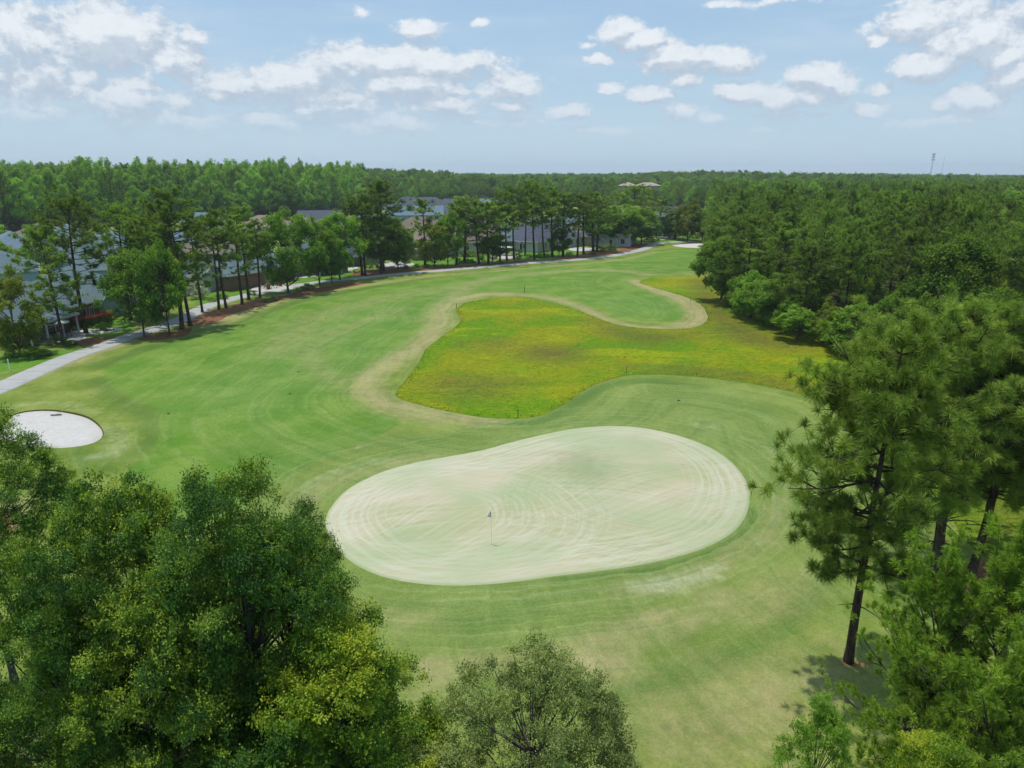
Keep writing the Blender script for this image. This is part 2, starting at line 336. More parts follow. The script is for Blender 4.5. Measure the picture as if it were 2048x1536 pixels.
# ---------------------------------------------------------------- turf
def turf(name, c1, c2, tone=1., fair=False):
    m, t = mat(name); p = t.pos()
    n0 = t.noise(p, .035, 3); n1 = t.noise(p, .22, 5, .6); n2 = t.noise(p, 1.3, 4, .65); n3 = t.noise(p, 9, 3, .7)
    sw = t.noise(t.v('ADD', t.scale(p, (.5, .09, 1)), t.scale(p, (0, 0, 0))), 1.1, 4, .6, 1.2)
    c = t.mix(t.step(n1, .35, .68), c1, c2)
    c = t.mix(t.m('MULTIPLY', t.attr('cool'), .8), c, pc(132,154,80) if not fair else pc(114,154,72))
    def msk(ch, lo, hi, k=.7, nn=None):
        return t.step(t.m('ADD', t.attr(ch), t.m('MULTIPLY', t.m('SUBTRACT', nn or n2, .5), k)), lo, hi)
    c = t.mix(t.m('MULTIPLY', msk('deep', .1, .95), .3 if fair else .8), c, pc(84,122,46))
    c = t.mix(msk('lawn', .3, .6, .3), c, t.mix(n2, pc(84,140,28), pc(118,158,44)))
    mott = t.m('MULTIPLY', n1, n2)
    c = t.mix(t.m('MULTIPLY', msk('dry', .05, 1.0, 1.0, t.noise(p, .7, 6, .7)), .9), c, t.mix(n2, pc(176,166,112), pc(200,182,138)))
    c = t.mix(t.m('MULTIPLY', msk('pale', .2, .95, .8), .8), c, pc(194,198,156))
    c = t.mix(t.m('MULTIPLY', t.step(sw, .55, .78), .22), c, pc(172,184,112))
    def stk(u, f, sd):
        q = t.new('ShaderNodeCombineXYZ'); t.put(q.inputs[0], t.m('MULTIPLY', t.m('ADD', u, t.m('MULTIPLY', n1, 1.6)), f)); t.put(q.inputs[1], t.m('MULTIPLY', n0, 5)); q.inputs[2].default_value = sd
        return t.noise(q.outputs[0], 1, 3, .65)
    md, gd = t.attr('md'), t.attr('gd')
    c = t.mix(t.m('MULTIPLY', t.step(stk(md, .8, 1), .45, .68), t.step(md, 2, 45, .34, .12)), c, pc(164,182,106))
    c = t.mix(t.m('MULTIPLY', t.step(stk(md, 1.1, 6), .48, .66), t.step(md, 2, 45, .34, .18)), c, pc(92,130,58))
    c = t.mix(t.m('MULTIPLY', t.step(stk(gd, 2.4, 3), .50, .68), t.step(gd, 3, 14, .30, 0)), c, pc(178,188,128))
    c = t.mix(t.m('MULTIPLY', t.step(stk(gd, 2.0, 8), .50, .68), t.step(gd, 3, 16, .32, 0)), c, pc(98,136,74))
    st = t.mix(n2, pc(140,96,62), pc(172,124,88)); st = t.mix(t.step(t.noise(p, 4, 4, .8), .5, .6), st, pc(104,72,48))
    c = t.mix(msk('straw', .35, .55, .5), c, st)
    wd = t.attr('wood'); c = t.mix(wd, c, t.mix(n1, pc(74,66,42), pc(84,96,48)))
    c = t.mix(1, c, t.gray(n1, .90*tone, 1.1*tone), 'MULTIPLY'); c = t.mix(1, c, t.gray(n2, .84, 1.16), 'MULTIPLY')
    c = t.mix(1, c, t.gray(n3, .60, 1.40), 'MULTIPLY'); c = t.mix(1, c, t.gray(t.noise(t.scale(p, (1, .7, 1)), 3.6, 4, .75), .74, 1.26), 'MULTIPLY')
    c = t.mix(1, c, t.gray(t.noise(p, 30, 2, .7), .7, 1.3), 'MULTIPLY')
    bsdf(t, c, .9, t.bump(t.m('ADD', n3, t.noise(p, 28, 2)), .035, .5), .15); return m
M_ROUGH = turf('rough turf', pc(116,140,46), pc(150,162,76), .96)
M_FAIR = turf('fairway turf', pc(104,148,42), pc(134,162,66), .92, True)
# ground sheet, fine near the course and coarse out to the horizon
def axis(a, b, st, far0, far1, g=1.09):
    mid = list(np.arange(a, b, st)); lo = [a]; s = st
    while lo[-1] > far0: s *= g; lo.append(lo[-1]-s)
    hi = [mid[-1]]; s = st
    while hi[-1] < far1: s *= g; hi.append(hi[-1]+s)
    return np.array(sorted(lo[1:])+mid+hi[1:])
gxs = axis(-80, 60, .7, -5200, 5200); gys = axis(12, 120, .6, -300, 5600, 1.05)
X, Y = np.meshgrid(gxs, gys); P = np.stack([X.ravel(), Y.ravel()], 1); Z = Hn(P[:, 0], P[:, 1])
me = bpy.data.meshes.new('ground'); nx, ny = len(gxs), len(gys)
i = np.arange(ny-1)[:, None]*nx; j = np.arange(nx-1)[None]
Q = np.stack([i+j, i+j+1, i+j+1+nx, i+j+nx], -1).reshape(-1, 4)
mb = MB(); mb.add(np.column_stack([P, Z]), quads=Q); me = mb.mesh('ground', True, False)
for c, v in fields(P).items(): set_attr(me, c, v)
WOODR = gp([(1413,500),(1424,560),(1446,607),(1490,628),(1560,668),(1620,694),(1690,706),(1800,740),(1960,820),(2300,980)])
WOODR = np.vstack([WOODR, [(140, 30), (500, 100), (900, 400), (400, 1500), G(1413, 420)[:2]]])
WOODL = np.array([G(-500,480)[:2], G(0,466)[:2], G(200,456)[:2], G(420,440)[:2], G(600,432)[:2], G(800,415)[:2], G(1000,405)[:2], G(1200,405)[:2], G(1330,415)[:2], G(1413,440)[:2], (300,1500), (0,3000), (-3000,3000), (-1500,300)])
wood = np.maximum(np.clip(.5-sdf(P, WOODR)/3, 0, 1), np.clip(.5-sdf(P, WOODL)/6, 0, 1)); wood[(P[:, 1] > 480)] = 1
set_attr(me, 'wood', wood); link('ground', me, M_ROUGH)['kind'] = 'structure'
f = sheet('fairway', FAIR, .02, 1.2, M_FAIR)
# putting green: mown short, sand-dressed, with the sweeping marks of the spreader
m, t = mat('putting green turf'); p = t.pos(); n1 = t.noise(p, .16, 4); n2 = t.noise(p, 1.2, 4, .65); ed = t.attr('edge')
c = t.mix(t.step(t.noise(t.scale(p, (.6, 1.3, 1)), .14, 3, .5, .6), .38, .64), pc(206,194,162), pc(184,184,138))
def rings(cx, cy, sx, sy, fr, r0, r1, seed, warp=1.5):
    v = t.v('MULTIPLY_ADD', p, (sx, sy, 0), (-cx*sx, -cy*sy, 0)); v = t.v('ADD', v, t.v('MULTIPLY', t.v('SUBTRACT', WN, (.5, .5, .5)), (warp, warp, 0)))
    ln = t.v('LENGTH', v); u = t.new('ShaderNodeCombineXYZ'); s = t.new('ShaderNodeSeparateXYZ'); t.put(s.inputs[0], v)
    t.put(u.inputs[0], t.m('MULTIPLY', ln, fr)); t.put(u.inputs[1], t.m('MULTIPLY', t.m('ARCTAN2', s.outputs[1], s.outputs[0]), .9)); u.inputs[2].default_value = seed
    nn = t.noise(u.outputs[0], 1, 3, .7)
    return t.m('MULTIPLY', t.step(nn, .46, .58), t.m('MULTIPLY', t.step(ln, r0, r0+1), t.step(ln, r1-1.5, r1, 1, 0)))
_w = t.new('ShaderNodeTexNoise'); t.put(_w.inputs[0], p); _w.inputs['Scale'].default_value = .12; _w.inputs['Detail'].default_value = 1; WN = _w.outputs[1]
cg = G(850, 1035); cr = G(1330, 985)
sets = [rings(cg[0], cg[1], .9, 1.15, 4.4, 3.2, 11, 1), rings(cr[0], cr[1], .9, 1.1, 4.4, 3.4, 11, 4), rings(G(1000,1000)[0], G(1000,1400)[1]-12, 1, 1, 4.4, 10, 60, 7), rings(-24, 88, 1, 1, 4.2, 30, 70, 9), rings(30, 8, 1, 1, 4.0, 20, 70, 11)]
edge_n = t.new('ShaderNodeCombineXYZ'); t.put(edge_n.inputs[0], t.m('MULTIPLY', t.m('ADD', ed, t.m('MULTIPLY', n1, .6)), 3.6)); t.put(edge_n.inputs[1], t.m('MULTIPLY', n1, 3))
el = t.m('MULTIPLY', t.step(t.noise(edge_n.outputs[0], 1, 3, .7), .46, .60), t.step(ed, -5, -2.2))
lowm = t.step(t.noise(p, .13, 2), .38, .6, .35, 1)
for i, s in enumerate(sets):
    c = t.mix(t.m('MULTIPLY', s, .30 if i < 2 else t.m('MULTIPLY', lowm, .26)), c, pc(226,222,204) if i % 2 == 0 else pc(156,170,126))
c = t.mix(t.m('MULTIPLY', el, .5), c, pc(216,218,194))
v = t.v('MULTIPLY_ADD', p, (.42, .30, 0), tuple(-a*b for a, b in zip(G(1170, 935), (.42, .30, 0))))
c = t.mix(t.step(t.m('ADD', t.v('LENGTH', v), t.m('MULTIPLY', n2, .9)), .4, 2.0, .7, 0), c, pc(150,160,116))
c = t.mix(t.step(ed, -1.6, -.1, 0, .35), c, pc(204,206,172)); c = t.mix(t.step(t.m('ADD', ed, t.m('MULTIPLY', n2, .5)), -.15, .35, 0, .75), c, pc(160,176,120))
c = t.mix(t.step(t.m('ADD', t.noise(p, .11, 3), t.m('MULTIPLY', n2, .15)), .5, .72, 0, .55), c, pc(168,188,140))
c = t.mix(1, c, t.gray(n2, .92, 1.08), 'MULTIPLY'); c = t.mix(1, c, t.gray(t.noise(p, 18, 3, .7), .9, 1.1), 'MULTIPLY')
bsdf(t, c, .85, None, .2); M_GREEN = m
sheet('putting_green', GREEN, .045, .5, M_GREEN, paintit=False)
# collar of a darker mow round the green
# marshy meadow
m, t = mat('meadow'); p = t.pos(); n1 = t.noise(p, .09, 4, .6, .4); n2 = t.noise(p, .9, 5, .7); n3 = t.noise(p, 7, 3, .7); ed = t.attr('edge')
n4 = t.noise(t.scale(p, (.5, 1.2, 1)), .12, 5, .65, .6); c = t.mix(t.step(n1, .40, .60), pc(110,150,2), pc(146,154,10)); c = t.mix(t.step(n4, .50, .64, 0, .75), c, pc(164,172,6)); c = t.mix(t.step(n2, .54, .76, 0, .5), c, pc(118,140,14)); c = t.mix(t.step(t.noise(p, .35, 5, .7), .56, .70, 0, .45), c, pc(138,122,50))
c = t.mix(t.m('MULTIPLY', t.attr('brown'), t.step(n2, .25, .52)), c, pc(114,106,48))
c = t.mix(t.step(t.m('ADD', ed, t.m('MULTIPLY', n2, 1.2)), .0, .6, 0, .5), c, pc(104,116,46))
c = t.mix(1, c, t.gray(n2, .72, 1.25), 'MULTIPLY'); c = t.mix(1, c, t.gray(t.step(t.noise(t.scale(p, (.6, 1.4, 1)), 2.6, 4, .75), .3, .7), .70, 1.24), 'MULTIPLY'); c = t.mix(1, c, t.gray(n3, .6, 1.4), 'MULTIPLY')
bsdf(t, c, .9, t.bump(n3, .1, .7), .15); M_MARSH = m
BR = [('b', .9, 3, A([(1040,700),(1090,692),(1160,700),(1150,718),(1070,720)])), ('b', .7, 3, A([(930,690),(1000,680),(1060,690),(980,700)])),
      ('b', .75, 3, A([(1180,640),(1300,665),(1440,665),(1560,690),(1500,675),(1400,672),(1300,690),(1200,665)])),
      ('b', .9, 3, A([(1380,560),(1420,570),(1450,620),(1560,680),(1620,700),(1500,690),(1430,660),(1400,600)])),
      ('b', .7, 2, A([(1250,735),(1400,735),(1560,760),(1620,790),(1500,765),(1350,748)])),
      ('b', .6, 3, A([(860,760),(960,750),(1060,770),(960,800),(880,790)])), ('b', .8, 4, A([(1800,900),(1900,960),(2000,1100),(2100,1100),(2000,950)]))]
def brown(V):
    o = np.zeros(len(V))
    for _, a, fe, (k, poly, w) in BR: o = np.maximum(o, np.clip(.5-sdf(V, poly)/(2*fe), 0, 1)*a)
    return o
sheet('meadow', MARSH, .03, 1.0, M_MARSH, {'brown': brown}, paintit=False)
# sand
m, t = mat('bunker sand'); p = t.pos(); n = t.noise(p, 1.5, 5, .6); wv = t.noise(t.scale(p, (1, 4, 1)), 2.2, 4, .6, 1.5)
c = t.mix(n, pc(216,212,206), pc(238,234,228)); c = t.mix(t.step(t.noise(p, .5, 4), .58, .75, 0, .4), c, pc(204,190,172))
c = t.mix(1, c, t.gray(t.step(wv, .35, .65), .86, 1.04), 'MULTIPLY'); c = t.mix(t.step(t.attr('edge'), -1.2, 0, 0, .35), c, pc(206,196,178))
bsdf(t, c, .95, t.bump(t.m('ADD', wv, t.noise(p, 20, 2)), .06, .8), .1); M_SAND = m
def bowl(poly): return lambda V: np.clip(-sdf(V, poly)/2, 0, 1)*-.0
sheet('sand_bunker', BUNK, .03, .7, M_SAND, paintit=False); sheet('sand_bunker', BUNK2, .03, 2, M_SAND, paintit=False)
M_LIP = plain('bunker lip soil', pc(86,72,52), .95, .4, 3)
def lip(poly, hf, hn):
    mb = MB(); n = len(poly); c = poly.mean(0); d = poly-c; nr = d/np.linalg.norm(d, axis=1)[:, None]
    h = hn+(hf-hn)*np.clip(nr[:, 1]*.9+nr[:, 0]*.25+.15, 0, 1); z = Hn(poly[:, 0], poly[:, 1])
    r0 = np.column_stack([poly, z+.02]); r1 = np.column_stack([poly+nr*.08, z+h]); r2 = np.column_stack([poly+nr*.5, z+h*.9]); r3 = np.column_stack([poly+nr*1.8, Hn(*(poly+nr*1.8).T)-.03])
    V = np.vstack([r0, r1, r2, r3]); k = np.arange(n); k2 = (k+1) % n
    f0 = np.column_stack([k, k2, k2+n, k+n]); mb.add(V, quads=f0); a = mb.build('bunker_lip', M_LIP); a['kind'] = 'structure'
    mb = MB(); mb.add(V, quads=np.vstack([np.column_stack([k+n, k2+n, k2+2*n, k+2*n]), np.column_stack([k+2*n, k2+2*n, k2+3*n, k+3*n])]))
    me = mb.mesh('bunker_bank', True)
    for ch, vv in fields(V[:, :2]).items(): set_attr(me, ch, vv)
    b = link('bunker_bank', me, M_ROUGH); b['kind'] = 'structure'
lip(BUNK[::1], .14, .03); lip(BUNK2, .3, .05)
# cart path
m, t = mat('concrete path'); p = t.pos(); n = t.noise(p, .8, 5, .6); n3 = t.noise(p, 14, 3, .7)
c = t.mix(n, pc(176,176,172), pc(200,200,196)); c = t.mix(t.step(t.noise(p, .35, 4), .55, .75, 0, .5), c, pc(158,156,146))
al = t.attr('along'); jn = t.m('FRACT', t.m('DIVIDE', al, 3.0)); c = t.mix(t.step(t.m('ABSOLUTE', t.m('SUBTRACT', jn, .5)), .485, .495), c, pc(118,116,108))
c = t.mix(1, c, t.gray(n3, .86, 1.14), 'MULTIPLY'); c = t.mix(t.step(t.m('ADD', t.attr('edge'), t.m('MULTIPLY', n, .3)), -.1, .1, 0, .6), c, pc(150,140,100))
bsdf(t, c, .85, None, .2); M_PATH = m
def along(V):
    cum = np.concatenate([[0], np.cumsum(np.linalg.norm(np.diff(PATHC, axis=0), axis=1))])
    best = np.full(len(V), 1e9); o = np.zeros(len(V))
    for i in range(len(PATHC)-1):
        a, b = PATHC[i], PATHC[i+1]; ab = b-a; tt = np.clip(((V-a)@ab)/(ab@ab), 0, 1); d = np.linalg.norm(V-(a+tt[:, None]*ab), axis=1)
        k = d < best; best[k] = d[k]; o[k] = cum[i]+tt[k]*math.sqrt(ab@ab)
    return o
sheet('cart_path', PATH, .06, .8, M_PATH, {'along': along}, paintit=False)
# meadow grass: countless tufts
rg = np.random.default_rng(5)
lo = MARSH.min(0); hi = np.minimum(MARSH.max(0), [60, 125])
P = rg.uniform(lo, hi, (90000, 2)); P = P[(sdf(P, MARSH) < -.1)]; n = len(P)
hgt = rg.uniform(.03, .09, n)*(1+.8*(sdf(P, MARSH) > -.8)); a = rg.uniform(0, 6.283, n); w = rg.uniform(.03, .07, n); z = Hn(P[:, 0], P[:, 1])+.02
dx = np.cos(a)*w; dy = np.sin(a)*w; lx = rg.normal(0, .13, n); ly = rg.normal(0, .13, n)
V = np.stack([np.column_stack([P[:, 0]-dx, P[:, 1]-dy, z]), np.column_stack([P[:, 0]+dx, P[:, 1]+dy, z]), np.column_stack([P[:, 0]+lx, P[:, 1]+ly, z+hgt])], 1).reshape(-1, 3)
mb = MB(); bt = brown(P); mb.add(V, tris=np.arange(3*n).reshape(-1, 3), tint=np.clip(rg.normal(.5, .22, n)+bt*.3, 0, 1))
M_MG = leaf_mat('meadow grass', pc(118,142,8), pc(168,180,16), pc(196,184,60), .35, .7, .15, 0)
mg = tag(mb.build('meadow_grass', M_MARSH), kind='stuff'); set_attr(mg.data, 'brown', np.repeat(bt, 3)); set_attr(mg.data, 'edge', np.repeat(np.minimum(sdf(P, MARSH), -.6), 3))
# ================================================================ tree makers: each returns (trunk mesh, crown mesh)
def unit(v): return v/(np.linalg.norm(v, axis=-1, keepdims=True)+1e-9)
def leaves(mb, c, nrm, L, W, rg, tint):
    n = len(c); a = unit(np.cross(nrm, rg.normal(size=(n, 3)))); b = np.cross(unit(nrm), a)
    L = np.broadcast_to(L, (n,))[:, None]*rg.uniform(.7, 1.3, (n, 1)); W = np.broadcast_to(W, (n,))[:, None]*rg.uniform(.75, 1.2, (n, 1))
    V = np.stack([c-a*L/2, c+b*W/2-a*L*.08, c+a*L/2-unit(nrm)*L*.12, c-b*W/2-a*L*.08], 1).reshape(-1, 3)
    mb.add(V, quads=np.arange(4*n).reshape(-1, 4), tint=np.clip(tint, 0, 1))
def bez(a, b, bow, n=5):
    a, b = np.array(a, float), np.array(b, float); c = (a+b)/2+np.array(bow); t = np.linspace(0, 1, n)[:, None]
    return (1-t)**2*a+2*t*(1-t)*c+t*t*b
def finish(name, tm, cm, bark, lm):
    V = np.concatenate(cm.v); h = float(np.percentile(V[:, 2], 99.)); r = float(np.percentile(np.hypot(V[:, 0], V[:, 1]), 95))
    return (name, tm.mesh('trunk', True), cm.mesh('crown'), bark, lm, h, r)
def broadleaf(name, seed, h, r, cb, ncl, cr, nleaf, L, W, bark, lm, ragged=.35, top=.5, light=.12, limbs=1., sprig=.35, flat=.8, tr=None, tintmu=.42, tip=.14, hier=0):
    rg = np.random.default_rng(seed); tm = MB(); cm = MB()
    zc = h*(cb+(1-cb)*.46); hz = (h-h*cb)/2*1.04; tr = tr or h*.016
    lob = rg.normal(size=(7, 3)); lob = unit(lob); la = rg.uniform(-ragged, ragged, 7)
    cs = []; tries = 0
    while len(cs) < ncl and tries < ncl*60:
        tries += 1; d = unit(rg.normal(size=3))
        k = 1+sum(la*np.maximum(0, lob@d)**3)
        rad = rg.uniform(.35, 1)**.45
        taper = 1-.30*max(0, d[2])**1.5*(1-top)*2
        if d[2] < 0: taper *= 1.22; d = d*np.array([1, 1, .92])
        p = np.array([d[0]*r*k*rad*taper, d[1]*r*k*rad*taper, zc+d[2]*hz*(k*.5+.5)*rad])
        p[2] = min(p[2], h-cr*.5)
        if all(np.linalg.norm(p-q[0]) > (cr+q[1])*.42 for q in cs): cs.append((p, cr*rg.uniform(.45, 1.3)))
    # trunk and limbs
    top_z = zc+hz*.35; tp = np.array([(0, 0, -.3), (rg.normal(0, .04)*h*.3, rg.normal(0, .04)*h*.3, h*cb*.6), (rg.normal(0, .03)*h, rg.normal(0, .03)*h, top_z)])
    path = bez(tp[0], tp[2], (tp[1]-(tp[0]+tp[2])/2)*.8, 9); tm.tube(path, np.linspace(tr, tr*.25, 9)*np.array([1.5]+[1]*8), 9)
    for i, (p, q) in enumerate(cs):
        if rg.random() > limbs: continue
        s = np.clip((p[2]-np.linalg.norm(p[:2])*.6)/(top_z), max(.16, min(.5, cb*h/top_z*.95)), .93); s = min(.95, s+rg.uniform(0, .22)); a = path[int(s*8)]
        ln = np.linalg.norm(p-a); tm.tube(bez(a, p, (0, 0, -.12*ln+rg.normal(0, .08)*ln), 5), np.linspace(max(.02, tr*.32), .012, 5)*1.0, 5, cap=False)
    w = np.array([q**2 for _, q in cs]); w = w/w.sum()
    for (p, q), f in zip(cs, w):
        n = max(6, int(nleaf*f)); out = unit(p-np.array([0, 0, zc-hz*.3]))
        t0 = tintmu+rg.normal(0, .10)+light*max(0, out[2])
        if hier:     # sprays of leaves spread over the clump, with gaps between them
            m = max(4, int(hier*q*q*(1/cr**2))); sd = unit(rg.normal(size=(m, 3))+out*.5+np.array([0, 0, .25])); sr = rg.uniform(.16, .42, m)*cr
            sc_ = p+sd*(q*rg.uniform(.35, 1.15, (m, 1)))*np.array([1, 1, .8]); wt = sr**2; k = rg.choice(m, n, p=wt/wt.sum()); tt = rg.normal(0, .13, m)+tip*.6*(rg.random(m) < .25)*(out[2] > -.1)
            o = rg.normal(size=(n, 3))*np.array([.55, .55, .30])*sr[k][:, None]; c = sc_[k]+o
            tl = unit(rg.normal(size=(m, 3))*.45+np.array([0, 0, 1.]))+sd*.35
            leaves(cm, c, unit(tl[k]+rg.normal(size=(n, 3))*.55), L, W, rg, t0+tt[k]+rg.normal(0, .09, n)); n = 0
        d = unit(rg.normal(size=(n, 3))+out*.35+np.array([0, 0, .2])); rr = np.minimum(np.abs(rg.normal(.62, .30, n)), 1.35)
        c = p+d*(q*rr)[:, None]*np.array([1, 1, flat])
        if n: leaves(cm, c, unit(d*.5+np.array([0, 0, .45])+rg.normal(size=(n, 3))*.6), L, W, rg, t0+rg.normal(0, .12, n))
        ns = int((nleaf*f*.12 if hier else n)*sprig/7)
        if ns > 0:   # shoots that stick out of the clump
            sd = unit(rg.normal(size=(ns, 3))+out*.9+np.array([0, 0, .35])); k = np.tile(np.arange(7), ns); si = np.repeat(np.arange(ns), 7)
            base = p+sd*(q*rg.uniform(.75, 1.05, (ns, 1)))*np.array([1, 1, flat]); ln = rg.uniform(.25, .65, ns)*cr*.8
            c = base[si]+sd[si]*(k/7*ln[si])[:, None]+rg.normal(0, .35*L, (len(si), 3))
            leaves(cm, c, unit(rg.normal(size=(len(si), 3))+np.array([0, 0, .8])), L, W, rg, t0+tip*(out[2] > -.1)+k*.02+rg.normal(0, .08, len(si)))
    return finish(name, tm, cm, bark, lm)
def tufts(cm, p, ax, ln, nn, w, rg, spread=.9, tint=.5, droop=.25):
    n = len(p); ln = np.broadcast_to(ln, (n,)); i = np.repeat(np.arange(n), nn)
    d = unit(ax[i]+rg.normal(size=(n*nn, 3))*spread); l = ln[i]*rg.uniform(.75, 1.1, n*nn)
    base = p[i]-ax[i]*(ln[i]*rg.uniform(0, .45, n*nn))[:, None]
    side = unit(np.cross(d, rg.normal(size=d.shape)))*w/2
    midp = base+d*(l*.6)[:, None]; tip = base+d*l[:, None]-np.array([0, 0, 1])*(l*droop*rg.uniform(.3, 1, n*nn))[:, None]
    if nn >= 24:
        V = np.stack([base-side*.8, base+side*.8, midp+side, tip, midp-side], 1).reshape(-1, 3); m = n*nn
        k = np.arange(m)*5; q = np.column_stack([k, k+1, k+2, k+4]); t = np.column_stack([k+4, k+2, k+3])
        tt = np.clip(np.broadcast_to(tint, (n,))[i]+rg.normal(0, .12, m), 0, 1)
        nv = cm.n; cm.add(V, quads=q, tint=tt)
        cm.t.append(t+nv); cm.tt.append(tt)
    else:
        V = np.stack([base-side, base+side, tip], 1).reshape(-1, 3); m = n*nn
        cm.add(V, tris=np.arange(3*m).reshape(-1, 3), tint=np.clip(np.broadcast_to(tint, (n,))[i]+rg.normal(0, .12, m), 0, 1))
def pine(name, seed, h, r, cb, nbr, sub, ntw, ln, nn, w, bark, lm, shape='round', up=.5, lean=.02, tr=None, spread=.85, dead=3, tsep=.0, mu=.5, pw=.85):
    rg = np.random.default_rng(seed); tm = MB(); cm = MB(); tr = tr or h*.0115
    lx, ly = rg.normal(0, lean, 2)*h; path = bez((0, 0, -.3), (lx, ly, h*.97), (-lx*.4+rg.normal(0, .02)*h, ly*.3+rg.normal(0, .02)*h, 0), 14)
    rad = tr*(1-np.linspace(0, 1, 14)**1.3*.86); rad[0] *= 1.35; tm.tube(path, rad, 10)
    P = []; AX = []; TI = []
    zs = np.sort(h*cb+(h-h*cb)*(rg.random(nbr)**pw)*.97)
    az = rg.uniform(0, 6.28)
    for z in zs:
        f = (z-h*cb)/(h-h*cb); az += 2.4+rg.normal(0, .5)
        if shape == 'round': k = (1-abs(2*f-.85)**2.2*.55) if f > .42 else .55+f*1.1
        elif shape == 'cone': k = 1-.8*f
        else: k = .5+.5*math.sin(min(1, f*1.15)*math.pi)**.7
        k = max(.16, k*(1 if f < .9 else .65))*rg.uniform(.5, 1.22)
        L_ = r*k; el = R(-8+75*f**1.6*up*1.6+rg.normal(0, 9)); d = np.array([math.cos(az)*math.cos(el), math.sin(az)*math.cos(el), math.sin(el)])
        a = path[min(13, int(z/h*13))]*1.0; a = a+(path[min(13, int(z/h*13)+1)]-a)*((z/h*13) % 1); b = a+d*L_+np.array([0, 0, .16*L_])
        bp = bez(a, b, (0, 0, -.10*L_), 7); tm.tube(bp, np.linspace(tr*.30*(.6+.4*k), .015, 7), 5, cap=False)
        ti = mu+rg.normal(0, .10)
        ns = max(2, int(sub*(.5+.5*k)))
        for s in range(ns+1):
            u = 1 if s == ns else rg.uniform(.28, .98); q = bp[min(6, int(u*6))]; dd = unit(d+rg.normal(size=3)*np.array([.8,.8,.75])*(s != ns)+np.array([0, 0, .30+.35*up]))
            sl = L_*rg.uniform(.20, .42)*(1.2-u*.4)+.25; e = q+dd*sl
            if s != ns: tm.tube([q, (q+e)/2+[0, 0, -.03*sl], e], [tr*.10+.006, tr*.07+.005, .006], 4, cap=False)
            m = max(1, int(ntw*rg.uniform(.6, 1.4)))
            for _ in range(m):
                v = rg.uniform(.35, 1.05); o = unit(dd+rg.normal(size=3)*.8+np.array([0, 0, up]))
                tl = rg.uniform(.1, .45)*(sl*.6+.2); P.append(q+(e-q)*v+o*tl); AX.append(unit(o*.6+np.array([0, 0, .4+up*.5]))); TI.append(ti+rg.normal(0, .1))
    for _ in range(dead):   # bare dead limbs under the crown
        z = h*cb*rg.uniform(.6, 1.05); a = path[int(z/h*13)]; an = rg.uniform(0, 6.28); l = r*rg.uniform(.25, .6)
        tm.tube(bez(a, a+np.array([math.cos(an)*l, math.sin(an)*l, rg.uniform(-.1, .3)*l]), (0, 0, .1*l), 4), [tr*.2, tr*.15, tr*.1, .01], 4, cap=False)
    for _ in range(ntw*3): P.append(path[-1]+rg.normal(0, .25, 3)); AX.append(np.array([0, 0, 1.])); TI.append(mu+.1)
    P = np.array(P); AX = np.array(AX); TI = np.array(TI)
    tufts(cm, P, AX, ln, nn, w, rg, spread, TI)
    return finish(name, tm, cm, bark, lm)
# ---- materials
def barkm(name, a, b, sc_=6):
    m, t = mat(name); p = t.scale(t.pos(), (1, 1, .25)); n = t.noise(p, sc_, 5, .7, .5)
    bsdf(t, t.mix(t.step(n, .35, .65), a, b), .95, t.bump(n, .04, .8), .1); return m
M_PBARK = barkm('pine bark', (.030,.022,.018,1), (.115,.082,.062,1)); M_OBARK = barkm('oak bark', (.045,.040,.034,1), (.14,.125,.105,1), 4)
M_NEED = leaf_mat('long pine needles', (.070,.125,.018,1), (.190,.285,.038,1), (.39,.46,.080,1), .3, .6, .2, .12)
M_NEEDY = leaf_mat('young pine needles', (.080,.150,.016,1), (.205,.335,.030,1), (.36,.48,.055,1), .33, .6, .2, .1)
M_NEEDF = leaf_mat('pine needles', (.070,.128,.020,1), (.185,.280,.044,1), (.32,.42,.070,1), .3, .7, .12, .28)
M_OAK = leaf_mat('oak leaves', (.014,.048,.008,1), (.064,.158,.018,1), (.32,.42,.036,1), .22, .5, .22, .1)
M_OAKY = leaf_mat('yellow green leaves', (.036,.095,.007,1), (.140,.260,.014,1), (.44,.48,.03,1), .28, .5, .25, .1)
M_WILL = leaf_mat('grey green leaves', (.055,.090,.020,1), (.175,.235,.060,1), (.38,.42,.11,1), .25, .5, .3, .1)
M_DEC = leaf_mat('broadleaf', (.045,.105,.014,1), (.125,.235,.028,1), (.25,.36,.045,1), .35, .65, .12, .28)
M_DECB = leaf_mat('bright broadleaf', (.075,.175,.018,1), (.180,.340,.036,1), (.31,.46,.060,1), .38, .65, .12, .3)
M_DECY = leaf_mat('olive broadleaf', (.065,.115,.012,1), (.175,.235,.024,1), (.33,.33,.04,1), .36, .65, .12, .2)
CROWN_NAMES = {}
def place(kind, proto, loc, h, r, label, cat='tree', group=None, rz=None, rnd=random):
    nm, tme, cme, bark, lm, ph, pr = proto
    e = empty(kind, (loc[0], loc[1], loc[2]-.05), rnd.uniform(0, 6.28) if rz is None else rz, label, cat, group, (r/pr, r/pr, h/ph))
    if tme is not None: link('trunk', tme, bark, e)
    link('crown', cme, lm, e); return e
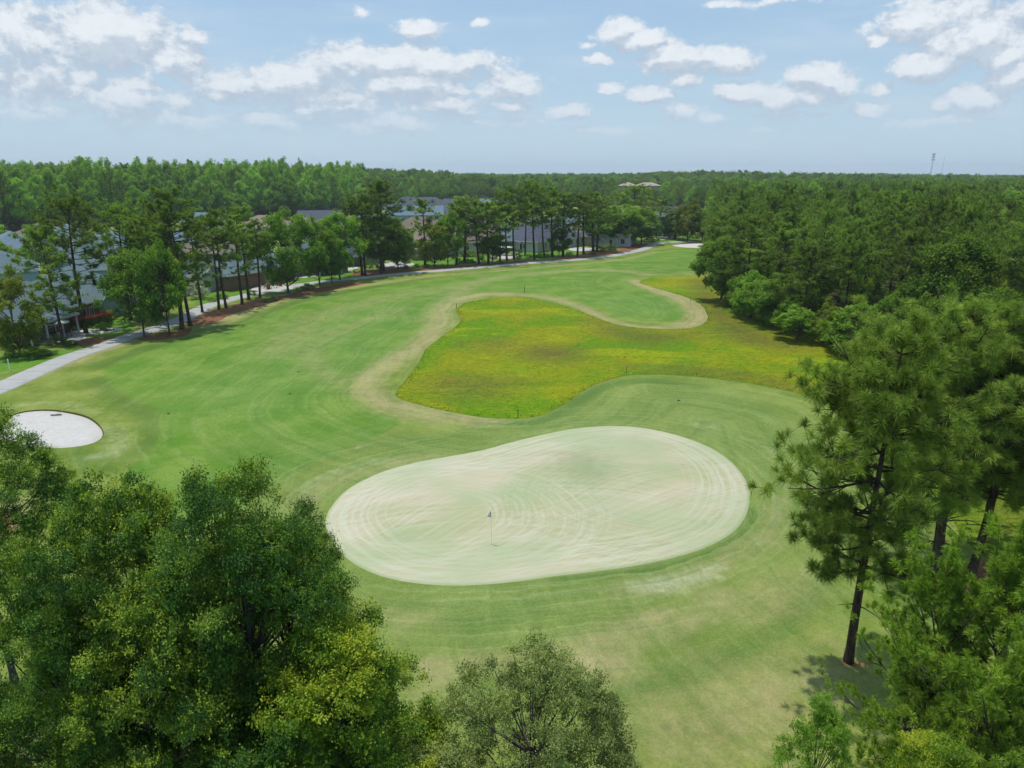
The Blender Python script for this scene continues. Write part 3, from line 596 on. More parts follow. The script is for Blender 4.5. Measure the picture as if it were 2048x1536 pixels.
# ---- prototypes
random.seed(3)
PP = [pine('p', 100+i, 16, 3.4, cbv, nb, 6, 4, .50, 20, .075, M_PBARK, M_NEEDF, sh) for i, (cbv, nb, sh) in enumerate(((.34,40,'round'),(.42,36,'round'),(.28,44,'oval'),(.50,32,'round'),(.36,40,'oval'),(.22,46,'oval')))]
PT = [pine('p', 130+i, 18, 2.7, cbv, nb, 5, 4, .50, 20, .075, M_PBARK, M_NEEDF, 'oval') for i, (cbv, nb) in enumerate(((.42,34),(.52,28),(.36,38)))]
DD = [broadleaf('d', 200+i, 12, 4, cbv, 60, 1.05, 14000, .32, .2, M_OBARK, M_DEC, rag, .4, sprig=.35) for i, (cbv, rag) in enumerate(((.22,.45),(.18,.55),(.24,.5),(.16,.45)))]
DB = [broadleaf('d', 230+i, 22, 4.6, .12, 52, 1.5, 7000, .5, .34, M_OBARK, M_DECB, .5, .2, sprig=.35, limbs=.6) for i in range(4)]
DL = [(a[0], a[1], a[2].copy(), a[3], M_DECB, a[5], a[6]) for a in DD]
DY = [broadleaf('d', 250, 12, 4, .12, 60, 1.05, 14000, .32, .2, M_OBARK, M_DECY, .35, .4)]
SH = [broadleaf('s', 260+i, 2, 1.2, .02, 26, .42, 2600, .13, .09, M_OBARK, M_DEC, .35, .8, limbs=.3, tr=.03) for i in range(3)]
def tree_px(kind, proto, bx, by, ty, wpx, label, cat='tree', group=None, hs=1.):
    x, y, z = G(bx, by); h = height_at(x, y, ty)*hs; D = math.hypot(y, CZ); r = wpx/2/F*(y*math.cos(PITCH)+CZ*math.sin(PITCH))
    return place(kind, proto, (x, y, z), h, r*1.05, label, cat, group)
GP = 'pines along the cart path'; GD = 'leafy trees along the cart path'
row = [
 ('pine_tree', PP[2], 127,688,452,104,'slender leaning pine by the patio, nearest the left edge of the photo'),
 ('pine_tree', PP[0], 173,667,386,140,'tall pine with high crown beside the dark red hedge and patio'),
 ('pine_tree', PP[2], 381,652,376,120,'tallest dark pine in the straw bed by the bend of the cart path'),
 ('pine_tree', PT[0], 364,658,400,110,'tall thin pine just left of the tallest pine at the path bend'),
 ('pine_tree', PT[1], 438,619,428,70,'leftmost of the three close pine trunks just beyond the path bend'),
 ('pine_tree', PT[2], 453,616,418,75,'middle of the three close pine trunks just beyond the path bend'),
 ('pine_tree', PT[0], 485,609,430,70,'thin pine in the straw bed, left of the brick house patio'),
 ('pine_tree', PT[2], 498,600,412,75,'pine in front of the brick house with the patio chairs'),
 ('pine_tree', PT[1], 725,551,398,70,'left one of the twin thin pines right of the bright green trees'),
 ('pine_tree', PP[4], 731,551,388,85,'right one of the twin thin pines right of the bright green trees'),
 ('pine_tree', PP[2], 762,546,364,120,'tallest broad pine standing over the centre of the tree row'),
 ('pine_tree', PT[1], 850,531,398,60,'slim pine right of the brown roofed house, in the centre of the row'),
 ('pine_tree', PT[0], 913,530,400,60,'pine just right of the olive leafy tree in the centre of the row'),
 ('pine_tree', PT[2], 928,525,392,75,'pine with feathery crown before the white walled brown roof house'),
 ('pine_tree', PP[3], 959,528,398,85,'pine with a low branching crown right of the white walled house'),
 ('pine_tree', PP[0], 977,527,400,95,'full pine left of the patio with the pale parasol'),
 ('pine_tree', PP[1], 1014,522,380,75,'pine trunk beside the pale parasol, left of two'),
 ('pine_tree', PP[3], 1028,519,370,75,'pine trunk beside the pale parasol, right of two'),
 ('pine_tree', PT[1], 1050,511,395,45,'thin pine in front of the dark screened porch'),
 ('pine_tree', PP[1], 1069,519,362,85,'tall pine between the screened porch and the dark grey roof'),
 ('pine_tree', PP[3], 1089,515,368,75,'straight pine before the left end of the dark grey roof'),
 ('pine_tree', PT[0], 1105,514,374,65,'pine leaning over the white wall of the dark grey roofed house'),
 ('pine_tree', PT[2], 1126,513,384,70,'pine before the middle of the long white wall'),
 ('pine_tree', PP[0], 1155,513,382,80,'pine before the right end of the white house wall'),
 ('pine_tree', PT[1], 1167,508,390,60,'thin pine by the small back terrace of the white house'),
 ('pine_tree', PT[2], 1187,503,384,70,'pine in the straw bed where the path bends away'),
 ('pine_tree', PP[4], 1194,504,392,80,'last pine on the left of the dense dark leafy clump'),
 ('pine_tree', PP[0], 1262,482,368,90,'tall dark pine rising behind the dense leafy clump'),
 ('pine_tree', PP[2], 1313,476,398,70,'pine left of the small white canopy near the far bunker'),
 ('pine_tree', PT[0], 1350,478,420,60,'small pine right of the white canopy near the far bunker'),
 ('pine_tree', PP[0], 262,640,402,110,'dark pine behind the leafy trees left of the path bend'),
 ('pine_tree', PT[2], 307,632,428,90,'dark pine behind the dense leafy tree near the path bend'),
 ('pine_tree', PT[1], 405,625,420,60,'pine behind the tallest pine at the path bend'),
 ('pine_tree', PT[0], 520,596,440,60,'pine close on the left of the big round leafy tree'),
 ('pine_tree', PT[1], 1000,524,404,50,'thin pine between the full pine and the parasol pines'),
]
for kind, pr, bx, by, ty, w, lb in row: tree_px(kind, pr, bx, by, ty, w*1.12, lb, 'pine', GP)
rowd = [
 ('leafy_tree', DY[0], 42,712,540,95,'yellow green leafy tree at the left edge beside the glass porch'),
 ('leafy_tree', DD[0], 289,674,505,112,'dark leafy tree with one thin trunk just left of the cart path bend'),
 ('leafy_tree', DD[1], 341,671,490,95,'dense dark leafy tree on the straw bed left of two tall pines'),
 ('leafy_tree', DD[2], 322,640,440,95,'leafy tree with light green top behind the dense dark one'),
 ('leafy_tree', DL[3], 577,586,428,128,'big round leafy tree standing alone beside the path, brick house behind'),
 ('leafy_tree', DL[1], 640,572,440,85,'leafy tree with twin thin trunks right of the big round one'),
 ('leafy_tree', DL[0], 680,560,430,98,'bright green leafy tree with a thick trunk before the grey house'),
 ('leafy_tree', DD[2], 664,569,470,60,'small leafy tree with thin trunk under the bright green one'),
 ('leafy_tree', DD[0], 768,541,432,100,'dark broad leafy tree beneath the tallest broad pine'),
 ('leafy_tree', DD[3], 796,537,448,75,'leafy tree on the right side of the dark broad one, by the patio'),
 ('leafy_tree', DY[0], 869,533,440,65,'olive leafy tree in the centre of the row before the brown roofs'),
 ('leafy_tree', DD[1], 896,532,432,65,'leafy tree right of the olive one in the centre of the row'),
 ('leafy_tree', DD[2], 985,526,465,60,'low dark leafy tree under the full pine left of the parasol'),
 ('leafy_tree', DD[0], 1118,513,458,45,'small round leafy tree before the dark grey roof'),
 ('leafy_tree', DD[1], 1212,492,415,75,'dark leafy tree at the left of the dense clump by the path'),
 ('leafy_tree', DD[3], 1250,492,412,85,'dark leafy tree in the middle of the dense clump by the path'),
 ('leafy_tree', DD[0], 1282,489,418,80,'dark leafy tree at the right of the dense clump by the path'),
 ('leafy_tree', DY[0], 1375,482,402,58,'olive yellow leafy tree between the white canopy and the far bunker'),
 ('leafy_tree', DD[2], 1338,478,430,45,'leafy tree behind the white canopy near the far bunker'),
 ('leafy_tree', DD[1], 1404,482,420,60,'leafy tree at the corner of the wood behind the far bunker'),
 ('leafy_tree', DD[3], 1235,482,425,60,'leafy tree peeping over the back of the dense clump'),
 ('leafy_tree', DB[1], 78,545,453,46,'light green tree in front of the hazy blue grey roofs'),
 ('leafy_tree', DD[2], 28,555,500,60,'dark leafy tree beside the blue grey gabled house at far left'),
]
for kind, pr, bx, by, ty, w, lb in rowd: tree_px(kind, pr, bx, by, ty, w*1.04, lb, 'tree', GD)
# ---- near trees, each with its own crown
def near(kind, proto, cx, ty, h, label, cat, group=None, r=None):
    p = at_top(cx, ty, h); return place(kind, proto, p, h, r or proto[6], label, cat, group, 0)
GN = 'big leafy trees in the left foreground'
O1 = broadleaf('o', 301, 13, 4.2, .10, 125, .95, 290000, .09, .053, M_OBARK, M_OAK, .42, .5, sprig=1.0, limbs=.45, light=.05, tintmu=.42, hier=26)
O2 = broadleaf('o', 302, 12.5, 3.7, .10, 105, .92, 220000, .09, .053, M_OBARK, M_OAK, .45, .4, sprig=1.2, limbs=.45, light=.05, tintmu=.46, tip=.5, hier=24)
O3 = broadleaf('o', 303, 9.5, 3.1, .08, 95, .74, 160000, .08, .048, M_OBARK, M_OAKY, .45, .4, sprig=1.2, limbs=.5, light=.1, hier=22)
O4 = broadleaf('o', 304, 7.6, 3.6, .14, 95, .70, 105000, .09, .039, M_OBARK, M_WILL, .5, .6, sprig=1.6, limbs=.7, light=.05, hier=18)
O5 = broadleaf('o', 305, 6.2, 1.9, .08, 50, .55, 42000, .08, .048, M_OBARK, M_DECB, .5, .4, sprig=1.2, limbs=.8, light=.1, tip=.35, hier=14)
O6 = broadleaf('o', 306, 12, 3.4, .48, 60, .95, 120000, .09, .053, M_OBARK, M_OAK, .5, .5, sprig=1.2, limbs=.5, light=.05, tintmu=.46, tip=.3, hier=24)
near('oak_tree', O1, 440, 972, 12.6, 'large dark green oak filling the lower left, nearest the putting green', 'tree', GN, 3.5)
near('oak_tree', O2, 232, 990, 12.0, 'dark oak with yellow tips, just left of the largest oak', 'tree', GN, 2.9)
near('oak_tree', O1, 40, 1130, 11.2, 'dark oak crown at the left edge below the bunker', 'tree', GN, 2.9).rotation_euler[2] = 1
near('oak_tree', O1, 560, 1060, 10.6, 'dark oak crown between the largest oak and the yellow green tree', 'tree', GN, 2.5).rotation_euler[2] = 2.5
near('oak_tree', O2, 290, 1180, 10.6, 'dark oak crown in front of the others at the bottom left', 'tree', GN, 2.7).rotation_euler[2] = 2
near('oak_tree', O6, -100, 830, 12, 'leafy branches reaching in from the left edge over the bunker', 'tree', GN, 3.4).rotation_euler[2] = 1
near('leafy_tree', O3, 662, 1240, 9.3, 'yellow green tree at the bottom, right of the dark oaks', 'tree', None, 2.95)
near('leafy_tree', O4, 1065, 1322, 7.6, 'sparse grey green tree at the bottom centre', 'tree', None, 3.6)
# foreground pines
GPN = 'long needled pines in the right foreground'
N1 = pine('n', 402, 15.8, 3.6, .32, 84, 8, 3, .44, 78, .017, M_PBARK, M_NEED, 'round', .28, .01, .21, 1.1, 6, pw=.75)
N2 = pine('n', 403, 18, 4.9, .30, 92, 9, 3, .44, 84, .017, M_PBARK, M_NEED, 'round', .32, .015, .30, 1.2, 8)
N3 = pine('n', 405, 9, 3.1, .06, 70, 8, 4, .28, 50, .018, M_PBARK, M_NEEDY, 'oval', .9, .01, .14, .75, 2, mu=.55)
def pine_at(proto, bx, by, ty, label, r=None, rz=0, kind='pine_tree', gr=GPN):
    x, y, z = G(bx, by); h = height_at(x, y, ty); return place(kind, proto, (x, y, z), h, r or proto[6], label, 'pine', gr, rz)
pine_at(N1, 1697, 1322, 640, 'tall long needled pine with bare lower trunk, right of the putting green', 3.45, 1.0).rotation_euler[1] = R(-5)
pine_at(N2, 1872, 1150, 600, 'largest long needled pine with thick dark trunk, behind the first pine', 4.9, 0).rotation_euler[1] = R(-3)
pine_at(N1, 1940, 1148, 630, 'long needled pine trunk just right of the thickest one', 4.0, 3)
pine_at(N2, 2120, 1120, 560, 'long needled pine crown cut by the right edge of the photo', 4.8, 2.4)
pine_at(N1, 1962, 1105, 700, 'slimmest pine, leaning behind the two thick trunks', 2.4, 5)
pine_at(N1, 2075, 960, 560, 'long needled pine behind the thick trunked pine at the right edge', 3.6, 4)
near('pine_tree', N3, 1925, 1100, 9.5, 'bushy bright green young pine below the thick trunks at the right', 'pine', GPN, 2.3)
near('pine_tree', N3, 2060, 1060, 10.5, 'bushy young pine at the right edge of the photo', 'pine', GPN, 3.0).rotation_euler[2] = 2
near('pine_tree', N3, 2035, 1290, 8.2, 'bushy young pine nearest the camera in the lower right', 'pine', GPN, 2.4).rotation_euler[2] = 4
near('leafy_tree', O5, 1660, 1395, 6.2, 'small green tree with yellow tips in the lower right', 'tree', None, 1.5).rotation_euler[2] = 1.5
near('leafy_tree', O3, 1900, 1490, 6.0, 'yellow tipped tree top at the bottom right corner', 'tree', None, 1.9).rotation_euler[2] = 3
# ---- right wood
rg = np.random.default_rng(11); placed = []
edge = [('leafy_tree', DD[0], 1441,604,478,95,'leafy tree at the tip of the wood beside the far fairway'),
 ('pine_tree', PP[0], 1487,618,425,110,'first tall pine behind the tip of the wood'),
 ('leafy_tree', DB[2], 1500,637,545,80,'bushy tree on the wood edge, just beyond the tip'),
 ('leafy_tree', DD[3], 1545,655,560,85,'low bushy tree midway along the wood edge'),
 ('pine_tree', PP[4], 1602,668,480,120,'pine with visible trunk at the middle of the wood edge'),
 ('leafy_tree', DD[1], 1592,682,615,90,'dark round bush tree where the wood edge meets the meadow'),
 ('leafy_tree', DY[0], 1655,690,600,55,'young yellow green tree on the wood edge nearest the large pine'),
 ('leafy_tree', DB[1], 1695,712,610,90,'leafy tree in front of the wood, behind the foreground pine'),
 ('pine_tree', PP[2], 1545,632,460,115,'round topped pine in the second rank of the wood edge'),
 ('pine_tree', PP[5], 1430,560,425,80,'pine at the far corner of the wood beside the far bunker'),
 ('leafy_tree', DD[2], 1424,540,490,50,'small dark leafy tree on the far side of the wood tip')]
for kind, pr, bx, by, ty, w, lb in edge:
    e = tree_px(kind, pr, bx, by, ty, w*1.1, lb, 'pine' if kind[0] == 'p' else 'tree', 'trees on the edge of the right wood'); placed.append(e.location[:2])
hx, hy = 150, 130
cand = []
def fov(x, y, m=6): return abs(x) < y*.78+m
while len(cand) < 60000:
    cand.append((rg.uniform(10, 420), rg.uniform(30, 480)))
cand = np.array(cand); s = sdf(cand, WOODR); cand = cand[(s < -2.2)]
pts = []; grid = {}
def try_add(x, y, dmin, grid=grid):
    k = (int(x//8), int(y//8))
    for a in (-1, 0, 1):
        for b in (-1, 0, 1):
            for q in grid.get((k[0]+a, k[1]+b), ()):
                if (q[0]-x)**2+(q[1]-y)**2 < dmin*dmin: return False
    grid.setdefault(k, []).append((x, y)); return True
for q in placed: try_add(q[0], q[1], 0)
for x, y in cand:
    if fov(x, y, 6+.3*y) and try_add(x, y, 5.0 if y < 250 else 5.4): pts.append((x, y))
pts.sort(key=lambda q: q[0]**2+q[1]**2)
ri, rs = [], []
near_n = 290
for x, y in pts: (ri if len(ri) < near_n and fov(x, y) else rs).append((x, y))
print('right wood', len(pts))
sdR = sdf(np.array(ri), WOODR)
rr = random.Random(4)
far_pts = []
for (x, y), s in zip(ri, sdR):
    u = rr.random(); D = math.hypot(x, y)
    zone = 'near the meadow' if D < 110 else ('in the middle of the wood' if D < 170 else 'far back in the wood')
    if u < (.70 if s < -8 else .5):
        h = rr.uniform(12.5, 18); r = rr.uniform(3.1, 4.5)
        place('pine_tree', rr.choice(PP), (x, y, H(x, y)), h, r, 'dark green pine of the dense right hand wood, '+zone, 'pine', 'pines of the right hand wood, '+zone, None, rr)
    else:
        h = rr.uniform(9, 14) if s < -8 else rr.uniform(6.5, 10); r = h*rr.uniform(.28, .38)
        place('leafy_tree', rr.choice(DD+DD+DB[:2]+DY), (x, y, H(x, y)), h, r, 'leafy tree among the pines of the right hand wood, '+zone, 'tree', 'leafy trees of the right hand wood, '+zone, None, rr)
bb = WOODR[:9]; cum = 0
for a_, b_ in zip(bb[:-1], bb[1:]):
    L_ = np.linalg.norm(b_-a_); n_ = max(1, int(L_/2.6)); nrm_ = np.array([b_[1]-a_[1], -(b_[0]-a_[0])])/L_
    for k in range(n_):
        q = a_+(b_-a_)*(k+rr.random())/n_-nrm_*rr.uniform(-1.0, 3.5)
        if not inside(q[None], WOODR)[0] and rr.random() < .6: q = q-nrm_*0
        h = rr.uniform(2.6, 6.5)
        place('understory_bush', rr.choice(DD+DY[:1]), (q[0], q[1], H(*q)), h, h*rr.uniform(.36, .5), 'leafy understory bush at the foot of the right hand wood edge', 'bush', 'understory bushes along the right wood edge', None, rr)
for x, y in rs: far_pts.append((x, y, rr.choice([0,1,2,3,4,0,1,2,6,7]), rr.uniform(13, 18), rr.uniform(3.4, 4.6)))
# ---- left wood beyond the houses and everything out to the horizon
cand = np.column_stack([rg.uniform(-560, 260, 54000), rg.uniform(200, 560, 54000)])
cand = cand[(sdf(cand, WOODL) < -1)]
g2 = {}; lp = []
for x, y in cand:
    if fov(x, y, 10+.22*y) and try_add(x, y, 5.6 if y < 420 else 6.2, g2): lp.append((x, y))
sdL = sdf(np.array(lp), WOODL)
def left_part(x, y): return x/y < -.20
ind = [(s, p) for s, p in zip(sdL, lp) if s > -34 and left_part(*p) and p[1] < 420 and fov(*p)]
ind.sort(key=lambda q: -q[0]); isel = set(p for _, p in ind[:170])
print('left wood', len(lp), len(isel))
for (x, y), s in zip(lp, sdL):
    ps = 22.5+2*math.sin(x*.03)+1.5*math.sin(x*.11+2)
    px = x/y
    if (x, y) in isel:
        if rr.random() < .85:
            place('leafy_tree', rr.choice(DB), (x, y, H(x, y)), rr.uniform(.70, 1.07)*ps*(.75 if s > -6 else 1), rr.uniform(4, 5.6), 'bright green tall leafy tree in the wood beyond the left houses', 'tree', 'leafy trees of the wood beyond the houses', None, rr)
        else:
            place('pine_tree', rr.choice(PP), (x, y, H(x, y)), rr.uniform(18, 23), rr.uniform(3.6, 4.4), 'dark pine among the bright leafy wood beyond the left houses', 'pine', 'pines of the wood beyond the houses', None, rr)
    else:
        if left_part(x, y): far_pts.append((x, y, rr.choice([6,7,8,9,6,7,8,0,2]), rr.uniform(.78, 1.05)*ps, rr.uniform(4.2, 5.8)))
        else: far_pts.append((x, y, rr.choice([0,1,2,3,4,0,1,2,10,6,8]), rr.uniform(14, 18.5)*(.8 if s > -8 else 1), rr.uniform(3.5, 5.0)))
YARD = np.vstack([PATHC[6:-4]+0, np.array(WOODL[1:9])[::-1]])
def yard_trees():
    import itertools
    occ = [(o.location[0], o.location[1]) for o in C.objects if o.type == 'EMPTY' and o.get('category') == 'house']
    g = {}; n = 0
    while n < 22:
        x, y = rg.uniform(-190, 60), rg.uniform(90, 330); q = np.array([[x, y]])
        if sdf(q, WOODL)[0] < 3 or sdf(q, WOODR)[0] < 0 or sdf(q, FAIR)[0] < 30 or seg_dist(q, PATHC, False)[0] < 22 or x > y*.35-30: continue
        if any((x-a)**2+(y-b)**2 < 100 for a, b in occ) or not try_add(x, y, 8, g): continue
        n += 1; h = rr.uniform(5, 9)
        place('yard_tree', rr.choice(DD+DB[:2]), (x, y, H(x, y)), h, h*rr.uniform(.28, .38), 'leafy yard tree standing among the houses beyond the path', 'tree', 'yard trees among the houses', None, rr)
def scatter(y0, y1, n, dmin, rlo, rhi, kinds, hlo, hhi):
    g = {}; c = 0
    yy = np.sqrt(rg.uniform(y0**2, y1**2, n)); xx = rg.uniform(-1, 1, n)*(yy*1.05+10)
    for x, y in zip(xx, yy):
        k = (int(x//dmin), int(y//dmin)); 
        if any((q[0]-x)**2+(q[1]-y)**2 < dmin*dmin for a in (-1,0,1) for b in (-1,0,1) for q in g.get((k[0]+a,k[1]+b), ())): continue
        if inside(np.array([[x, y]]), WOODR)[0] and y < 480: continue
        g.setdefault(k, []).append((x, y)); c += 1
        kk = rr.choice(kinds); far_pts.append((x, y, kk, rr.uniform(hlo, hhi)*(1+.12*math.sin(x*.02+y*.013)), rr.uniform(rlo, rhi)))
    return c
print(scatter(560, 1000, 76000, 8, 4.6, 6.4, [0,1,2,3,4,10,6,8,0,2], 12.5, 17), scatter(1000, 2400, 50000, 17, 9, 13, [0,2,4,10,8], 12, 16), scatter(2400, 5000, 30000, 42, 22, 32, [0,2,10], 11, 15))
def _clear(x, y, k, h, r):
    q = 1024+F*x/(y*math.cos(PITCH)+6)
    return (x, y, k, min(h, 20.5-y*28/1400-H(x, y)) if 1232 < q < 1328 and 300 < y < 655 else h, r)
far_pts = [_clear(*a) for a in far_pts if not (630 < a[1] < 665 and 1232 < 1024+F*a[0]/(a[1]*math.cos(PITCH)+6) < 1328)]
# one countless far-off forest: instances scattered by geometry nodes over a cloud of points
LIB = PP[:6]+DB+[DD[0]]
col = bpy.data.collections.new('forest tree shapes')
for k, (nm, tme, cme, bark, lm, ph, pr) in enumerate(LIB):
    o = bpy.data.objects.new('shape_%02d' % k, cme)
    if not cme.materials: cme.materials.append(lm)
    # one joined shape: crown plus trunk
    bm_v = MB()
    col.objects.link(o)
FP = np.array([(x, y, H(x, y)-.1, k, h/LIB[k][5], r/LIB[k][6], rr.uniform(0, 6.28)) for x, y, k, h, r in far_pts])
print('forest', len(FP))
me = bpy.data.meshes.new('forest'); me.vertices.add(len(FP)); me.vertices.foreach_set('co', FP[:, :3].astype(np.float32).ravel())
for nm, ty, cols in (('pick', 'INT', FP[:, 3].astype(np.int32)), ('rot', 'FLOAT_VECTOR', np.column_stack([0*FP[:, 6], 0*FP[:, 6], FP[:, 6]])), ('siz', 'FLOAT_VECTOR', FP[:, [5, 5, 4]])):
    a = me.attributes.new(nm, ty, 'POINT'); a.data.foreach_set('vector' if 'VEC' in ty else 'value', np.ascontiguousarray(cols).ravel())
fo = link('forest', me, M_NEEDF); fo['kind'] = 'stuff'
ng = bpy.data.node_groups.new('forest scatter', 'GeometryNodeTree')
ng.interface.new_socket('Geometry', in_out='INPUT', socket_type='NodeSocketGeometry'); ng.interface.new_socket('Geometry', in_out='OUTPUT', socket_type='NodeSocketGeometry')
N = ng.nodes; gi = N.new('NodeGroupInput'); go = N.new('NodeGroupOutput'); ci = N.new('GeometryNodeCollectionInfo'); ip = N.new('GeometryNodeInstanceOnPoints')
ci.inputs['Collection'].default_value = col; ci.inputs['Separate Children'].default_value = True; ci.inputs['Reset Children'].default_value = True
def na(name, ty): n = N.new('GeometryNodeInputNamedAttribute'); n.data_type = ty; n.inputs['Name'].default_value = name; return n.outputs['Attribute']
l = ng.links; l.new(gi.outputs[0], ip.inputs['Points']); l.new(ci.outputs[0], ip.inputs['Instance']); ip.inputs['Pick Instance'].default_value = True
l.new(na('pick', 'INT'), ip.inputs['Instance Index']); l.new(na('rot', 'FLOAT_VECTOR'), ip.inputs['Rotation']); l.new(na('siz', 'FLOAT_VECTOR'), ip.inputs['Scale'])
l.new(ip.outputs[0], go.inputs[0]); fo.modifiers.new('scatter', 'NODES').node_group = ng
# ================================================================ houses beyond the cart path
def shingle(name, a, b):
    m, t = mat(name); p = t.pos(); n = t.noise(p, 1.2, 4, .7); n2 = t.noise(t.scale(p, (3, 3, 9)), 2.2, 3, .7)
    c = t.mix(n2, a, b); c = t.mix(1, c, t.gray(n, .72, 1.28), 'MULTIPLY'); bsdf(t, c, .9, None, .2); return m
def siding(name, a):
    m, t = mat(name); p = t.pos(); s = t.new('ShaderNodeSeparateXYZ'); t.put(s.inputs[0], p)
    k = t.step(t.m('FRACT', t.m('MULTIPLY', s.outputs[2], 5.5)), .0, .2); c = t.mix(k, tuple(x*.7 for x in a[:3])+(1,), a)
    bsdf(t, t.mix(1, c, t.gray(t.noise(p, 1, 3), .9, 1.08), 'MULTIPLY'), .7, None, .3); return m
def brickm(name, a, b):
    m, t = mat(name); n = t.new('ShaderNodeTexBrick'); p = t.pos()
    s = t.new('ShaderNodeSeparateXYZ'); t.put(s.inputs[0], p); cc = t.new('ShaderNodeCombineXYZ'); t.put(cc.inputs[0], t.m('ADD', s.outputs[0], s.outputs[1])); t.put(cc.inputs[1], s.outputs[2])
    t.put(n.inputs['Vector'], cc.outputs[0]); n.inputs['Scale'].default_value = 4; n.inputs['Color1'].default_value = a; n.inputs['Color2'].default_value = b; n.inputs['Mortar'].default_value = (.3,.28,.25,1)
    bsdf(t, n.outputs[0], .9, None, .15); return m
RG = shingle('grey shingles', pc(94,114,120), pc(116,136,142)); RGD = shingle('dark grey shingles', pc(78,84,98), pc(100,106,120))
RB = shingle('brown shingles', pc(116,104,94), pc(140,126,114)); RBL = shingle('blue grey shingles', pc(100,122,138), pc(126,148,162)); RT = shingle('taupe shingles', pc(136,120,110), pc(160,142,130))
WW = siding('white siding', pc(222,226,226)); WB = siding('pale blue siding', pc(150,182,208)); WG = siding('grey siding', pc(160,168,170)); WT = siding('tan siding', pc(196,182,160))
WBR = brickm('brown brick', (.16,.085,.055,1), (.24,.14,.095,1)); TRIM = plain('white trim', pc(235,236,236), .5, .05); DOORM = plain('dark door', (.03,.035,.04,1), .5, .1)
m, t = mat('window glass'); p_ = bsdf(t, t.mix(t.noise(t.pos(), .8, 2), (.02,.028,.034,1), (.07,.085,.095,1)), .08, None, .8); GLASS = m
CONC = plain('patio concrete', pc(205,203,196), .85, .12, 1); 
def roof_solid(w, d, z0, pitch, kind, ov=.45, th=.18):
    W, D = w/2+ov, d/2+ov; along = w >= d; hh = (D if along else W)*pitch; mb = MB()
    if kind == 'hip':
        if along: r = [(-W+D, 0), (W-D, 0)]
        else: r = [(0, -D+W), (0, D-W)]
    else: r = [(-W, 0), (W, 0)] if along else [(0, -D), (0, D)]
    V = [(-W,-D,z0),(W,-D,z0),(W,D,z0),(-W,D,z0)]+[(*r[0], z0+hh),(*r[1], z0+hh)]
    if along: q = [(0,1,5,4),(2,3,4,5)]; tr = [(1,2,5),(3,0,4)]
    else: q = [(1,2,5,4),(3,0,4,5)]; tr = [(0,1,4),(2,3,5)]
    mb.add(V, quads=q, tris=tr if kind == 'hip' else None)
    mb.add([(x, y, z-th) for x, y, z in V], quads=[tuple(reversed(a)) for a in q])
    return mb, V, W, D, hh, along
